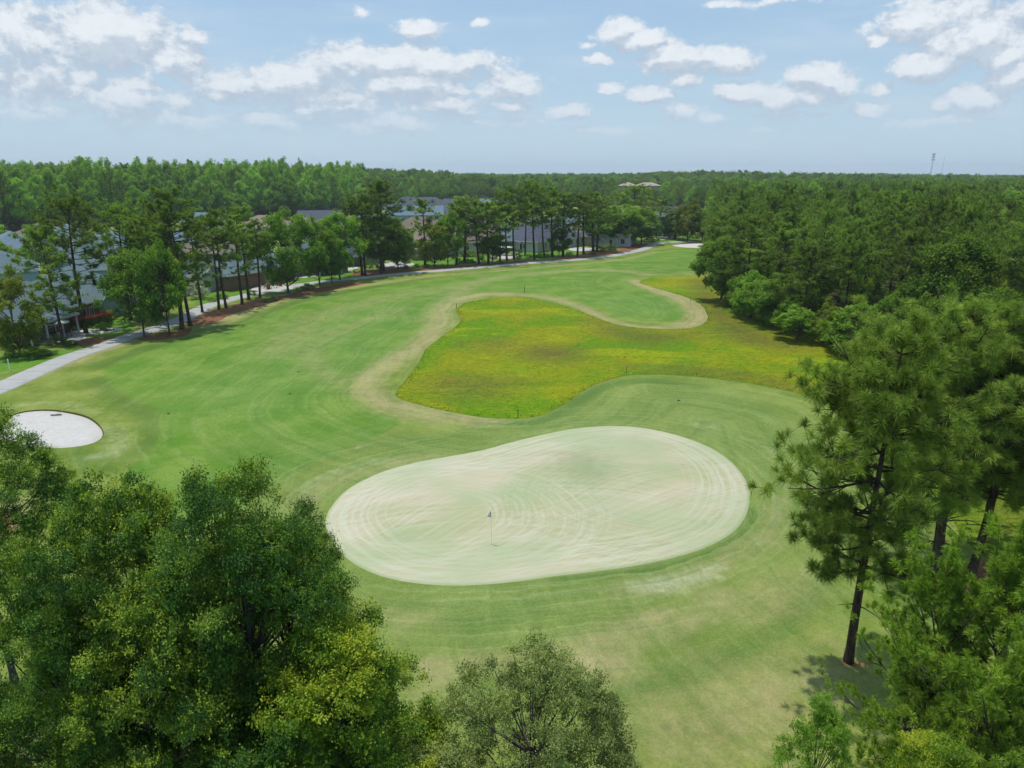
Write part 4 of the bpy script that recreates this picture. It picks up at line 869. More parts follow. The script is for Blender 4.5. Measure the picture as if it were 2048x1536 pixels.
def house(loc, rot, w, d, wall, roof, label, kind='hip', wh=2.9, pitch=.55, gables=(), win=None, porch=None, chimney=False, group='houses beyond the cart path', dormers=0, dormer_mat=None, glassporch=False):
    e = empty('house', (loc[0], loc[1], loc[2]-.05), rot, label, 'house', group)
    mb = MB(); mb.box((-w/2, -d/2, -.4), (w/2, d/2, wh)); wl = mb.build('wall', wall, e)
    rm, V, W, D, hh, along = roof_solid(w, d, wh, pitch, kind); rf = rm.build('roof', roof, e)
    if kind == 'gable':
        g = MB()
        if along:
            for x in (-w/2, w/2): g.add([(x-.03,-d/2,wh),(x-.03,d/2,wh),(x-.03,0,wh+d/2*pitch),(x+.03,-d/2,wh),(x+.03,d/2,wh),(x+.03,0,wh+d/2*pitch)], tris=[(0,1,2),(5,4,3)], quads=[(0,2,5,3),(1,4,5,2)])
        else:
            for y in (-d/2, d/2): g.add([(-w/2,y-.03,wh),(w/2,y-.03,wh),(0,y-.03,wh+w/2*pitch),(-w/2,y+.03,wh),(w/2,y+.03,wh),(0,y+.03,wh+w/2*pitch)], tris=[(0,1,2),(5,4,3)], quads=[(0,2,5,3),(1,4,5,2)])
        g.build('gable_wall', wall, e)
    f = MB(); z = wh
    for a, b in (((-W,-D-.03),(W,-D)),((-W,D),(W,D+.03)),((-W-.03,-D),(-W,D)),((W,-D),(W+.03,D))): f.box((a[0],a[1],z-.2),(b[0],b[1],z+.03))
    if kind == 'hip' or True: f.build('fascia', TRIM, e)
    # front cross gables
    for gx, gw, gp_, gm in gables:
        y0 = -d/2-1.0; y1 = 0; gh = gw/2*pitch*1.25; gb = MB(); gb.box((gx-gw/2, y0, -.3), (gx+gw/2, -d/2, wh+.02)); gb.add([(gx-gw/2,y0,wh+.02),(gx+gw/2,y0,wh+.02),(gx,y0,wh+gh),(gx-gw/2,y0+.2,wh+.02),(gx+gw/2,y0+.2,wh+.02),(gx,y0+.2,wh+gh)], tris=[(0,1,2),(5,4,3)], quads=[(0,2,5,3),(1,4,5,2)])
        gl = gb.build('gable', gm or wall, e)
        r = MB(); hw = gw/2+.4; gh2 = gh+.16
        for s in (-1, 1):
            r.add([(gx+s*hw,y0-.35,wh-.05),(gx,y0-.35,wh+gh2),(gx,y1,wh+gh2),(gx+s*hw,y1,wh-.05),(gx+s*hw,y0-.35,wh-.17),(gx,y0-.35,wh+gh2-.12),(gx,y1,wh+gh2-.12),(gx+s*hw,y1,wh-.17)], quads=[(0,1,2,3),(7,6,5,4)])
        r.build('gable_roof', roof, gl)
        r = MB()
        for s in (-1, 1): r.add([(gx+s*hw,y0-.38,wh-.22),(gx,y0-.38,wh+gh2-.18),(gx,y0-.38,wh+gh2+.04),(gx+s*hw,y0-.38,wh),(gx+s*hw,y0-.33,wh-.22),(gx,y0-.33,wh+gh2-.18),(gx,y0-.33,wh+gh2+.04),(gx+s*hw,y0-.33,wh)], quads=[(0,1,2,3),(7,6,5,4),(0,4,5,1),(3,2,6,7)])
        r.build('gable_trim', TRIM, gl)
        wn = MB(); wn.box((gx-.32, y0-.04, wh+gh*.28), (gx+.32, y0+.02, wh+gh*.28+.62)); wf = wn.build('window', TRIM, gl) if False else wn.build('window', TRIM, e)
        pn = MB(); pn.box((gx-.24, y0-.055, wh+gh*.28+.08), (gx+.24, y0-.035, wh+gh*.28+.54)); pn.build('pane', GLASS, wf)
    # windows along the front and both ends
    def window(x, z, ww, hh_, face):
        fr = MB(); pn = MB()
        def B(mb, a0, a1, z0, z1, o0, o1):
            if face == 'f': mb.box((a0, -d/2-o1, z0), (a1, -d/2-o0, z1))
            elif face == 'l': mb.box((-w/2-o1, a0, z0), (-w/2-o0, a1, z1))
            else: mb.box((w/2+o0, a0, z0), (w/2+o1, a1, z1))
        B(fr, x-ww/2-.09, x+ww/2+.09, z-hh_/2-.09, z-hh_/2, .0, .07); B(fr, x-ww/2-.09, x+ww/2+.09, z+hh_/2, z+hh_/2+.09, .0, .07)
        B(fr, x-ww/2-.09, x-ww/2, z-hh_/2, z+hh_/2, 0, .07); B(fr, x+ww/2, x+ww/2+.09, z-hh_/2, z+hh_/2, 0, .07); B(fr, x-.03, x+.03, z-hh_/2, z+hh_/2, 0.031, .065)
        fo_ = fr.build('window', TRIM, e); B(pn, x-ww/2, x+ww/2, z-hh_/2, z+hh_/2, .0, .03); pn.build('pane', GLASS, fo_)
    if win is None: win = [(-w*.34, 1.1), (-w*.12, 1.5), (w*.36, 1.1)]
    for x, ww in win: window(x, 1.55, ww, 1.35, 'f')
    for y in (-d*.25, d*.2): window(y, 1.6, .9, 1.2, 'l'); window(y, 1.6, .9, 1.2, 'r')
    dx = w*.14 if porch is None else porch[0]
    mb = MB(); mb.box((dx-.5, -d/2-.06, -.3), (dx+.5, -d/2, 2.1)); dr = mb.build('door', TRIM, e); mb = MB(); mb.box((dx-.38, -d/2-.08, .1), (dx+.38, -d/2-.06, 1.98)); mb.build('pane', GLASS, dr)
    if porch:     # covered back porch on white posts
        px0, pw, pd = porch; y0 = -d/2-pd
        mb = MB(); V_ = [(px0-pw/2-.3,y0-.3,wh-.42),(px0+pw/2+.3,y0-.3,wh-.42),(px0+pw/2+.3,-d/2-.44,wh-.03),(px0-pw/2-.3,-d/2-.44,wh-.03)]
        mb.add(V_+[(a, b, c-.14) for a, b, c in V_], quads=[(0,1,2,3),(7,6,5,4),(0,4,5,1),(1,5,6,2),(3,7,4,0)]); mb.build('porch_roof', roof, e)
        mb = MB(); mb.box((px0-pw/2-.32, y0-.34, wh-.66), (px0+pw/2+.32, y0-.30, wh-.40)); mb.build('porch_beam', TRIM, e)
        n = max(2, int(pw/2.2)+1)
        for i in range(n):
            x = px0-pw/2+pw*i/(n-1); mb = MB(); mb.box((x-.09, y0-.09, -.3), (x+.09, y0+.09, wh-.55)); mb.build('post', TRIM, e)
        if glassporch:
            mb = MB(); mb.box((px0-pw/2+.1, y0-.02, .55), (px0+pw/2-.1, y0+.02, wh-.62)); mb.build('screen', GLASS, e)
            mb = MB(); mb.box((px0-pw/2+.1, y0-.06, -.3), (px0+pw/2-.1, y0+.05, .5)); mb.build('porch_rail', TRIM, e)
    for k in range(dormers):
        x = (k-(dormers-1)/2)*w*.24; y = -D*.62; z = wh+(D-D*.62)*pitch-.25; mb = MB()
        mb.box((x-.9, y, z), (x+.9, y+2.2, z+1.3)); mb.add([(x-.9,y,z+1.3),(x+.9,y,z+1.3),(x,y,z+2.1),(x-.9,y+.1,z+1.3),(x+.9,y+.1,z+1.3),(x,y+.1,z+2.1)], tris=[(0,1,2),(5,4,3)]); dm = mb.build('dormer', dormer_mat or WB, e)
        mb = MB()
        for s in (-1, 1): mb.add([(x+s*1.2,y-.25,z+1.08),(x,y-.25,z+2.24),(x,y+3,z+2.24),(x+s*1.2,y+3,z+1.08)], quads=[(0,1,2,3)])
        mb.build('dormer_roof', roof, dm)
        mb = MB()
        for s in (-1, 1): mb.add([(x+s*1.2,y-.28,z+.92),(x,y-.28,z+2.1),(x,y-.28,z+2.28),(x+s*1.2,y-.28,z+1.1)], quads=[(0,1,2,3)])
        mb.build('dormer_trim', TRIM, dm); mb = MB(); mb.box((x-.36, y-.04, z+.45), (x+.36, y-.01, z+1.2)); mb.build('pane', GLASS, dm)
    if chimney: mb = MB(); mb.box((w*.2, .3, wh), (w*.2+.9, 1.1, wh+hh+.5)); mb.build('chimney', WBR, rf)
    mb = MB()
    for k in range(3): x = -w*.3+k*w*.22; mb.tube([(x, D*.35, wh+(D-D*.35)*pitch-.1), (x, D*.35, wh+(D-D*.35)*pitch+.35)], .05, 6)
    mb.build('vent_pipe', WG, rf); return e
def wp(bx, by): return G(bx, by)
# orientation: the back of each house looks over the path to the course
def tang(x, y):
    d = np.linalg.norm(PATHC-np.array([x, y]), axis=1); i = int(d.argmin()); i = min(max(i, 2), len(PATHC)-3); v = PATHC[i+2]-PATHC[i-2]; return math.atan2(v[1], v[0])
def back(bx, by, w, d, *a, turn=0., **k):
    x, y, z = G(bx, by); r = tang(x, y)+turn   # local -y looks toward the course
    cx = x-math.sin(r)*(d/2); cy = y+math.cos(r)*(d/2); return house((cx, cy, H(cx, cy)), r, w, d, *a, **k)
back(-95,702,13,11, WT, RT, 'taupe roofed house with a white glass porch, cut by the left edge', porch=(3.5,6,2.2), glassporch=True)
back(118,665,17,12.5, WBR, RG, 'grey roofed brick house nearest the left edge, white porch posts and parasol on its patio', porch=(-3.5,8,2.6), win=[(-2,1.5),(-5,1.5),(4.6,1.9),(6.6,.8)])
back(240,622,15,14, WG, RG, 'large grey roofed house behind the two leafy trees left of the path bend', win=None, gables=((-3.5,6,0,WB),))
back(398,586,15,14, WW, RG, 'grey roofed house with white walls behind the white flowering bush', gables=((3,5.5,0,None),))
back(528,571,16,12.5, WBR, RG, 'grey roofed brick house with terracotta pots and chairs on its round patio', win=[(1,1.0),(3.4,2.2),(6.6,.9)])
back(636,550,14,13, WG, RG, 'grey house hidden behind the big round leafy tree', porch=(2,5,2))
back(716,531,14,13, WG, RGD, 'dark grey roofed house behind the twin thin pines', porch=(-2,5,2))
back(828,516,15,13, WBR, RT, 'brown roofed brick house in the centre, behind the olive leafy tree', porch=(2.5,6,2.4), gables=((-3.5,5.5,0,None),))
back(922,508,15,12, WW, RB, 'brown roofed house with white block walls right of the centre')
back(1000,503,10,9, WT, RB, 'low brown roofed house wing behind the pale parasol')
back(1050,500,13,15, WG, RG, 'grey house with a big dark screened porch', porch=(-1,6,2.5), glassporch=True)
back(1122,498,24,17, WW, RGD, 'long white walled house with a wide dark grey roof', win=[(-8,.9),(-2,.9),(5,2.4),(9,1.4)], pitch=.62)
back(1192,489,11,12, WT, RB, 'tan house with a dark covered porch at the end of the long dark roof', porch=(0,7,2.4))
back(1330,472,15,12, WG, RG, 'grey house behind the white canopy near the far bunker', porch=(1,6,2))
def ridge(px, py, rh, w, d, wall, roof, label, kind='hip', rot=0., **k):
    x, y, z = at_top(px, py, rh); pit = k.pop('pitch', .55); wh = rh-(min(w, d)/2+.45)*pit
    return house((x, y, H(x, y)), rot, w, d, wall, roof, label, kind, max(2.6, wh), pit, group='houses of the second row and farther', **k)
ridge(20,462,7.5,18,13, WG, RBL, 'blue grey roofed house at the far left with a blue gable', 'hip', -.9, gables=((4.5,6,0,WB),))
ridge(-5,500,7.0,14,11, WB, RG, 'grey roofed blue house touching the left edge of the photo', 'hip', -1.0)
ridge(84,443,7.4,17,12, WT, RB, 'brown roofed house in front of the bright left wood', 'hip', -.8)
ridge(132,447,7.4,13,11, WG, RBL, 'pale grey roofed house right of the brown roof before the left wood', 'hip', -.8)
ridge(214,460,7.2,17,12, WB, RBL, 'pale blue gabled house seen between the left pines', 'hip', -.7, gables=((-4,6,0,WB),(4,5,0,WB)))
ridge(168,478,7.2,15,12, WB, RG, 'blue house with white trimmed gables, behind the tall left pine', 'hip', -.9, gables=((3,7,0,WB),))
ridge(216,502,6.6,12,9, WB, RG, 'low blue gabled house between the tall left pine and the dark leafy trees', 'gable', .6)
ridge(340,455,7.2,16,12, WG, RBL, 'pale house hidden behind the tallest dark pine at the bend', 'hip', -.6)
ridge(410,425,7.2,14,11, WW, RBL, 'white gabled house peeping above the pines left of centre', 'gable', -.5)
ridge(440,468,7.0,18,13, WG, RB, 'brown roof behind the three close pine trunks', 'hip', -.5)
ridge(530,430,7.4,19,13, WT, RT, 'taupe hip roof behind the pines left of the big round tree', 'hip', -.4, chimney=False)
ridge(606,434,6.8,15,12, WT, RT, 'taupe hip roof right above the big round tree', 'hip', -.4)
ridge(668,426,7.2,21,13, WT, RT, 'wide brown hip roof left of the tallest broad pine', 'hip', -.3)
ridge(642,420,8.6,15,11, WW, RGD, 'white gabled two storey house behind the brown roofs', 'gable', .25, gables=((-4,5,0,WW),))
ridge(726,425,7.4,16,12, WW, RG, 'pale house just left of the tallest broad pine', 'hip', -.3)
ridge(838,394,9.6,30,14, WW, RGD, 'long grey roofed house with three blue dormers, farthest in the centre', 'hip', 0., dormers=3)
ridge(905,397,9.2,22,14, WW, RGD, 'grey roofed house right of the dormer house', 'hip', 0.)
ridge(806,399,8.4,18,13, WW, RG, 'grey roofed house left of the dormer house', 'hip', .2)
ridge(838,411,7.6,20,12, WB, RBL, 'pale grey roofed house with a blue gable end, in front of the dormer house', 'gable', .1)
ridge(890,409,7.6,18,12, WW, RGD, 'dark grey roofed house in front of the centre dormer house, right side', 'hip', -.1)
ridge(842,433,7.4,19,13, WT, RB, 'brown roofed house directly behind the centre pines', 'hip', -.2)
ridge(820,455,7.2,17,12, WT, RT, 'taupe roofed house behind the brown roofed brick house', 'hip', -.2)
ridge(968,397,8.2,16,12, WW, RBL, 'small pale roof left of the first tall right hand pines', 'hip', 0.)
ridge(1005,397,8.2,16,12, WW, RGD, 'grey roof seen among the crowns of the parasol pines', 'hip', 0.)
ridge(950,440,7.2,18,12, WT, RB, 'brown roof behind the feathery pines right of the centre', 'hip', -.2)
ridge(1060,436,7.4,20,13, WW, RGD, 'grey roofed house behind the dark screened porch house', 'hip', -.2)
ridge(1140,430,7.4,20,13, WW, RG, 'pale roofed house behind the long dark grey roof', 'hip', -.3)
ridge(1215,440,7.2,16,12, WW, RG, 'house behind the dense leafy clump', 'hip', -.3)
ridge(1338,406,8.0,10,9, WW, RGD, 'small white gabled house above the white canopy', 'gable', 1.2)
e = None
for x, w_, lb in ((1256,44,'pale tan building far off on the wooded ridge, left one'), (1296,60,'long pale tan building far off on the wooded ridge, right one')):
    p = ray(x, 366); p = (p[0]/p[1]*645, 645., H(p[0]/p[1]*645, 645)); house(p, .1, w_*.34, 13, WT, shingle('tan far roof', pc(176,158,140), pc(196,178,160)), lb, 'hip', max(4, 20.5-645*14/1400-p[2]-3.4), .4, group='far pale buildings')
# ---- communication towers
def tower(px, ty, D, hw, label, seg=14, lights=True):
    r = ray(px, 345); x = r[0]/r[1]*D; h = height_at(x, D, ty); e = empty('radio_tower', (x, D, H(x, D)), .3, label, 'tower', 'far radio towers')
    m = plain('galvanised steel', (.16,.2,.26,1), .5, .1, 1) if 'galvanised steel' not in bpy.data.materials else bpy.data.materials['galvanised steel']
    mb = MB(); c = [(hw*math.cos(a), hw*math.sin(a)) for a in (0, 2.09, 4.19)]
    for a in c: mb.tube([(a[0], a[1], -2), (a[0]*.55, a[1]*.55, h)], .22 if lights else .1, 4)
    mb.build('mast', m, e); mb = MB()
    for i in range(seg):
        z0, z1 = h*i/seg, h*(i+1)/seg; k0, k1 = 1-.45*i/seg, 1-.45*(i+1)/seg
        for j in range(3): a, b = c[j], c[(j+1) % 3]; mb.tube([(a[0]*k0, a[1]*k0, z0), (b[0]*k1, b[1]*k1, z1)], .12, 4); mb.tube([(a[0]*k1, a[1]*k1, z1), (b[0]*k1, b[1]*k1, z1)], .10, 4)
    mb.build('lattice', m, e)
    if lights:
        for zf in (.99, .9, .8):
            mb = MB()
            for j in range(6): a = j*1.047; mb.box((3.0*math.cos(a)-.5, 3.0*math.sin(a)-.5, h*zf-2.6), (3.0*math.cos(a)+.5, 3.0*math.sin(a)+.5, h*zf+.2))
            for j in range(3): a = c[j]; mb.tube([(a[0]*.5, a[1]*.5, h*zf-1), (a[0]/hw*3.0, a[1]/hw*3.0, h*zf-1)], .15, 4)
            mb.build('antenna', m, e)
tower(1862, 307, 1900, 1.6, 'grey lattice radio tower with antennas above the right horizon')
tower(1884, 313, 3000, 1.0, 'very faint thin mast right of the lattice radio tower', lights=False)
# thin power line across the left wood
a, b = at_top(-60, 428, 9), at_top(262, 426, 9)
CAB = plain('cable', (.02,.02,.02,1), .6, .05); mb = MB(); mb.tube(bez((a[0], a[1], 9), (b[0], b[1], 9), (0, 0, -1.2), 16), .05, 4); tag(mb.build('power_line', CAB), 'thin dark power line strung in front of the left wood', 'cable')
# ================================================================ things on the course and the patios
WHITE = plain('white paint', (.8,.8,.8,1), .4, .03); DARKM = plain('dark metal', (.02,.022,.025,1), .5, .1); NAVY = plain('navy cloth', (.015,.022,.06,1), .8, .1)
x, y, z = G(983, 1090); z += .045
e = empty('golf_flag', (x, y, z), 0, 'white flagstick with a limp white and navy flag standing in the putting green hole', 'golf flag')
mb = MB(); mb.tube([(0, 0, -.1), (-.015, 0, 2.15)], [.011, .009], 8); mb.build('pole', WHITE, e)
def flagpart(name, u0, u1, m):
    mb = MB(); V = []; n = 9; k = 9
    for i in range(n):
        for j in range(k):
            a = u0+(u1-u0)*i/(n-1); v = j/(k-1); xx = -.02-a*.24*(.3+.7*v)+.0*v; yy = .035*math.sin(a*9+v*2)*(a+.2); V.append((xx, yy, 2.13-v*.40-a*.08*(1-v)))
    q = [(i*k+j, (i+1)*k+j, (i+1)*k+j+1, i*k+j+1) for i in range(n-1) for j in range(k-1)]; V = np.array(V)
    mb.add(np.vstack([V, V+[0, .006, 0]]), quads=q+[tuple(c+n*k for c in reversed(a)) for a in q]); return mb.build(name, m, e)
flagpart('flag', .16, 1, WHITE); flagpart('flag_band', 0, .16, NAVY)
mb = MB(); lathe(mb, [(.056, .004), (.07, .004), (.07, -.02)], 16); mb.build('hole_rim', WHITE, e); mb = MB(); lathe(mb, [(0, .003), (.056, .003)], 16); mb.build('hole', DARKM, e)
# rake in the bunker
x, y, z = G(113, 832); e = empty('bunker_rake', (x, y, z+.08), .15, 'dark rake lying near the back lip of the left bunker', 'rake')
mb = MB(); mb.box((-.45, -.04, 0), (.45, .04, .07)); 
for i in range(14): mb.box((-.43+i*.064, -.10, .0), (-.41+i*.064, -.04, .02))
mb.build('rake_head', DARKM, e); mb = MB(); mb.tube([(0, 0, .05), (.8, 1.7, .42)], .018, 6); mb.build('handle', plain('rake handle', (.25,.2,.12,1), .6, .1), e)
# stakes
def stake(px, py, h, r, m, label, cat='stake', topm=None):
    x, y, z = G(px, py); e = empty('marker_stake', (x, y, z), 0, label, cat, 'stakes around the meadow'); mb = MB(); mb.tube([(0, 0, -.1), (0, 0, h)], r, 8); mb.build('post', m, e)
    mb = MB(); mb.tube([(0, 0, h), (0, 0, h+.10)], r*1.25, 8); mb.build('cap', topm or m, e)
stake(1049,585,1.0,.05,DARKM,'dark stake on the far rim of the meadow'); stake(913,618,.8,.04,DARKM,'thin stake at the left corner of the meadow')
stake(1253,747,.7,.035,plain('wood post', (.18,.13,.08,1), .8, .1),'short wooden stake on the near rim of the meadow'); stake(1036,836,.7,.03,DARKM,'short dark stake at the near tip of the meadow')
stake(1381,603,.6,.03,DARKM,'short dark stake on the fairway tongue near the wood'); stake(20,742,1.2,.05,WHITE,'white post on the lawn left of the cart path')
for px, py, lb in ((580,788,'small dark sprinkler cover in the middle of the fairway'),(597,744,'small dark sprinkler cover, farther up the fairway'),(337,828,'small dark sprinkler cover by the left fairway edge'),(1357,801,'small dark drain cover above the putting green'),(1202,576,'small dark drain cover on the far fairway')):
    x, y, z = G(px, py); mb = MB(); lathe(mb, [(0, .035), (.13, .035), (.15, 0)], 12); o = mb.build('sprinkler_cover', DARKM); o.location = (x, y, z+.02); tag(o, lb, 'cover', 'sprinkler covers')
# patios
def patio(px, py, rx, ry, rot=0.):
    x, y, z = G(px, py); a = np.linspace(0, 6.283, 28, endpoint=False); P_ = np.column_stack([x+rx*np.cos(a)*math.cos(rot)-ry*np.sin(a)*math.sin(rot), y+rx*np.cos(a)*math.sin(rot)+ry*np.sin(a)*math.cos(rot)])
    sheet('patio', P_, .08, 1., CONC, paintit=False)
patio(112, 678, 3.6, 3.2); patio(190, 663, 3.4, 1.6, .5); patio(545, 577, 3.8, 4.5, .3); patio(608, 552, 2.5, 3); patio(690, 537, 3, 4); patio(795, 529, 4, 4.5); patio(1010, 513, 4, 5); patio(1165, 499, 4, 5); patio(1325, 477, 3, 5)
CUSH = plain('tan cushion', pc(190,170,140), .9, .1); STR = plain('canopy cloth', pc(200,214,206), .85, .06); TERR = plain('terracotta', pc(170,96,66), .9, .15); PINK = plain('peach cloth', pc(226,206,190), .85, .05)
def parasol(px, py, h, r, m, m2, label, n=8):
    x, y, z = G(px, py); e = empty('parasol', (x, y, z+.08), .2, label, 'parasol'); mb = MB(); mb.tube([(0, 0, 0), (0, 0, h)], .03, 8); lathe(mb, [(0, .1), (.28, .08), (.3, 0)], 12); mb.build('pole', WHITE, e)
    for k in range(n):
        a0, a1 = k*6.2832/n, (k+1)*6.2832/n; V = []
        for rr_, zz in ((.02, h), (r*.5, h-.22), (r, h-.55), (r, h-.72)):
            for a in (a0, (a0+a1)/2, a1): q = rr_*(1 if a != (a0+a1)/2 else .95); V.append((q*math.cos(a), q*math.sin(a), zz))
        q = [(i*3+j, i*3+j+1, (i+1)*3+j+1, (i+1)*3+j) for i in range(3) for j in range(2)]; mb = MB(); mb.add(V, quads=q); mb.build('canopy_panel', m if k % 2 else m2, e)
def chair(px, py, rz, m, label, dx=0, dy=0):
    x, y, z = G(px, py); e = empty('patio_chair', (x+dx, y+dy, z+.08), rz, label, 'chair', 'patio chairs')
    mb = MB(); mb.box((-.28, -.28, .38), (.28, .28, .46)); mb.build('seat', m, e); mb = MB(); mb.add([(-.28,.24,.44),(.28,.24,.44),(.28,.30,.44),(-.28,.30,.44),(-.28,.36,1.0),(.28,.36,1.0),(.28,.42,1.0),(-.28,.42,1.0)], quads=[(0,1,5,4),(1,2,6,5),(2,3,7,6),(3,0,4,7),(4,5,6,7)]); mb.build('backrest', m, e)
    for sx in (-.25, .25):
        for sy in (-.25, .25): mb = MB(); mb.tube([(sx, sy, 0), (sx, sy, .4)], .022, 5); mb.build('leg', DARKM, e)
    for sx in (-.3, .3): mb = MB(); mb.box((sx-.03, -.26, .62), (sx+.03, .32, .66)); mb.build('armrest', DARKM, e)
def table(px, py, r, label, m=None):
    x, y, z = G(px, py); e = empty('patio_table', (x, y, z+.08), 0, label, 'table'); mb = MB(); lathe(mb, [(0, .74), (r, .74), (r, .70), (0, .70)], 20); mb.build('tabletop', m or GLASS, e)
    for k in range(4): a = k*1.5708+.78; mb = MB(); mb.tube([(r*.75*math.cos(a), r*.75*math.sin(a), 0), (r*.6*math.cos(a), r*.6*math.sin(a), .7)], .025, 5); mb.build('leg', DARKM, e)
parasol(115, 676, 2.6, 1.75, STR, plain('canopy stripe', pc(150,176,164), .85, .06), 'pale green striped parasol on the patio at the left edge'); table(115, 676, .75, 'dark round table beneath the striped parasol')
for i, (dx, dy, lb) in enumerate(((-1.3,-.4,'patio chair left of the table under the striped parasol'),(-.3,-1.4,'patio chair in front of the table under the striped parasol'),(1.0,-1.0,'patio chair right front of the table under the striped parasol'),(1.3,.5,'patio chair right of the table under the striped parasol'))): chair(115, 676, math.atan2(dy, dx)-math.pi/2, CUSH, lb, dx, dy)
for i, (dx, dy, lb) in enumerate(((-1.2,0,'tan chair on the left of the brick house patio table'),(1.1,.3,'tan chair on the right of the brick house patio table'),(0,-1.3,'tan chair nearest the path on the brick house patio'))): chair(538, 577, math.atan2(dy, dx)-math.pi/2, CUSH, lb, dx, dy)
table(538, 577, .6, 'round patio table between tan chairs behind the brick house', CUSH)
def pot(px, py, s, label):
    x, y, z = G(px, py); e = empty('planter', (x, y, z+.06), 0, label, 'planter', 'terracotta planters'); mb = MB(); lathe(mb, [(0, .02), (.26*s, 0), (.38*s, .6*s), (.42*s, .7*s), (.36*s, .7*s), (.34*s, .62*s), (0, .62*s)], 14); mb.build('pot', TERR, e)
    mb = MB(); rg_ = np.random.default_rng(int(px)); n = 220; d = unit(rg_.normal(size=(n, 3))); leaves(mb, d*[.4*s,.4*s,.35*s]+[0, 0, .9*s], unit(d+[0, 0, .6]), .16, .1, rg_, rg_.uniform(.2, .8, n)); mb.build('plant', M_DEC, e)
pot(537, 579, 1.1, 'terracotta planter at the front of the brick house patio'); pot(561, 573, 1.1, 'terracotta planter at the right rim of the brick house patio')
parasol(1012, 511, 2.7, 1.9, PINK, plain('white cloth', (.8,.8,.78,1), .8, .03), 'pale peach parasol on the patio behind the pines, right of the centre'); table(1012, 511, .8, 'white table under the peach parasol', WHITE)
for dx, dy, lb in ((-1.6,-.3,'white chair left of the table under the peach parasol'),(-.5,-1.5,'white chair in front of the table under the peach parasol'),(1.5,-.7,'white chair right of the table under the peach parasol')): chair(1012, 511, math.atan2(dy, dx)-math.pi/2, WHITE, lb, dx, dy)
x, y, z = G(1321, 476); e = empty('canopy_tent', (x, y, z), .2, 'small white peaked canopy tent near the far bunker', 'canopy'); mb = MB(); s_ = 1.9
mb.add([(-s_,-s_,2.3),(s_,-s_,2.3),(s_,s_,2.3),(-s_,s_,2.3),(0,0,3.4),(-s_,-s_,2.05),(s_,-s_,2.05),(s_,s_,2.05),(-s_,s_,2.05)], tris=[(0,1,4),(1,2,4),(2,3,4),(3,0,4)], quads=[(5,6,1,0),(6,7,2,1),(7,8,3,2),(8,5,0,3)]); mb.build('canopy', WHITE, e)
for a in (-1, 1):
    for b in (-1, 1): mb = MB(); mb.tube([(a*s_, b*s_, -.1), (a*s_, b*s_, 2.2)], .04, 5); mb.build('post', WHITE, e)
mb = MB(); x, y, z = G(798, 531)
parasol(798, 530, 2.3, 1.5, plain('teal cloth', pc(140,190,196), .8, .05), WHITE, 'small teal and white parasol behind the dark broad tree')
# shrubs
def shrub(px, py, r, h, label, pr=None, m=None, kind='shrub'):
    pr = pr or random.choice(SH); p = G(px, py)
    if m: pr = (pr[0], pr[1], pr[2].copy(), pr[3], m, pr[5], pr[6]); pr[2].materials.clear()
    return place(kind, pr, p, h, r, label, 'shrub', 'shrubs behind the cart path')
M_RED = leaf_mat('red hedge leaves', (.10,.012,.012,1), (.24,.030,.026,1), (.36,.07,.05,1), .3, .6, .2, .1); M_YEL = leaf_mat('golden shrub leaves', (.12,.16,.01,1), (.32,.32,.02,1), (.5,.46,.05,1), .3, .6, .2, .1)
M_FLW = leaf_mat('white blossom', (.05,.10,.03,1), (.55,.56,.46,1), (.80,.80,.72,1), .2, .6, .2, .1); M_GRS = leaf_mat('pale shrub leaves', (.07,.12,.04,1), (.15,.22,.08,1), (.26,.32,.14,1), .3, .6, .2, .1)
rg_ = np.random.default_rng(77)
x, y, z = G(184, 652); e = empty('hedge', (x, y, z), 1.0, 'clipped hedge with dark red top beside the brick house', 'hedge')
mb = MB(); n = 9000; P_ = rg_.uniform([-2.6,-.75,.1],[2.6,.75,1.35],(n,3)); sd = rg_.integers(0, 3, n); P_[sd == 0, 2] = 1.35+rg_.normal(0,.05,(sd==0).sum()); P_[sd == 1, 1] = np.sign(P_[sd == 1, 1])*.75; P_[sd == 2, 0] = np.where(rg_.random((sd == 2).sum()) < .2, np.sign(P_[sd == 2, 0])*2.6, P_[sd == 2, 0])
up_ = P_[:, 2] > 1.15; leaves(mb, P_[~up_], unit(rg_.normal(size=((~up_).sum(),3))+[0,0,.5]), .12, .08, rg_, rg_.uniform(.1,.5,(~up_).sum())); mb.build('foliage', M_DEC, e)
mb = MB(); leaves(mb, P_[up_], unit(rg_.normal(size=(up_.sum(),3))+[0,0,1]), .12, .08, rg_, rg_.uniform(.3,1,up_.sum())); mb.build('red_shoots', M_RED, e)
shrub(398, 597, 2.0, 4.2, 'bush covered in white blossom left of the three close pine trunks', SH[0], M_FLW, 'flowering_bush')
shrub(30, 541, 1.2, 1.6, 'bright yellow flowering bush near the far left houses', SH[1], M_YEL, 'flowering_bush')
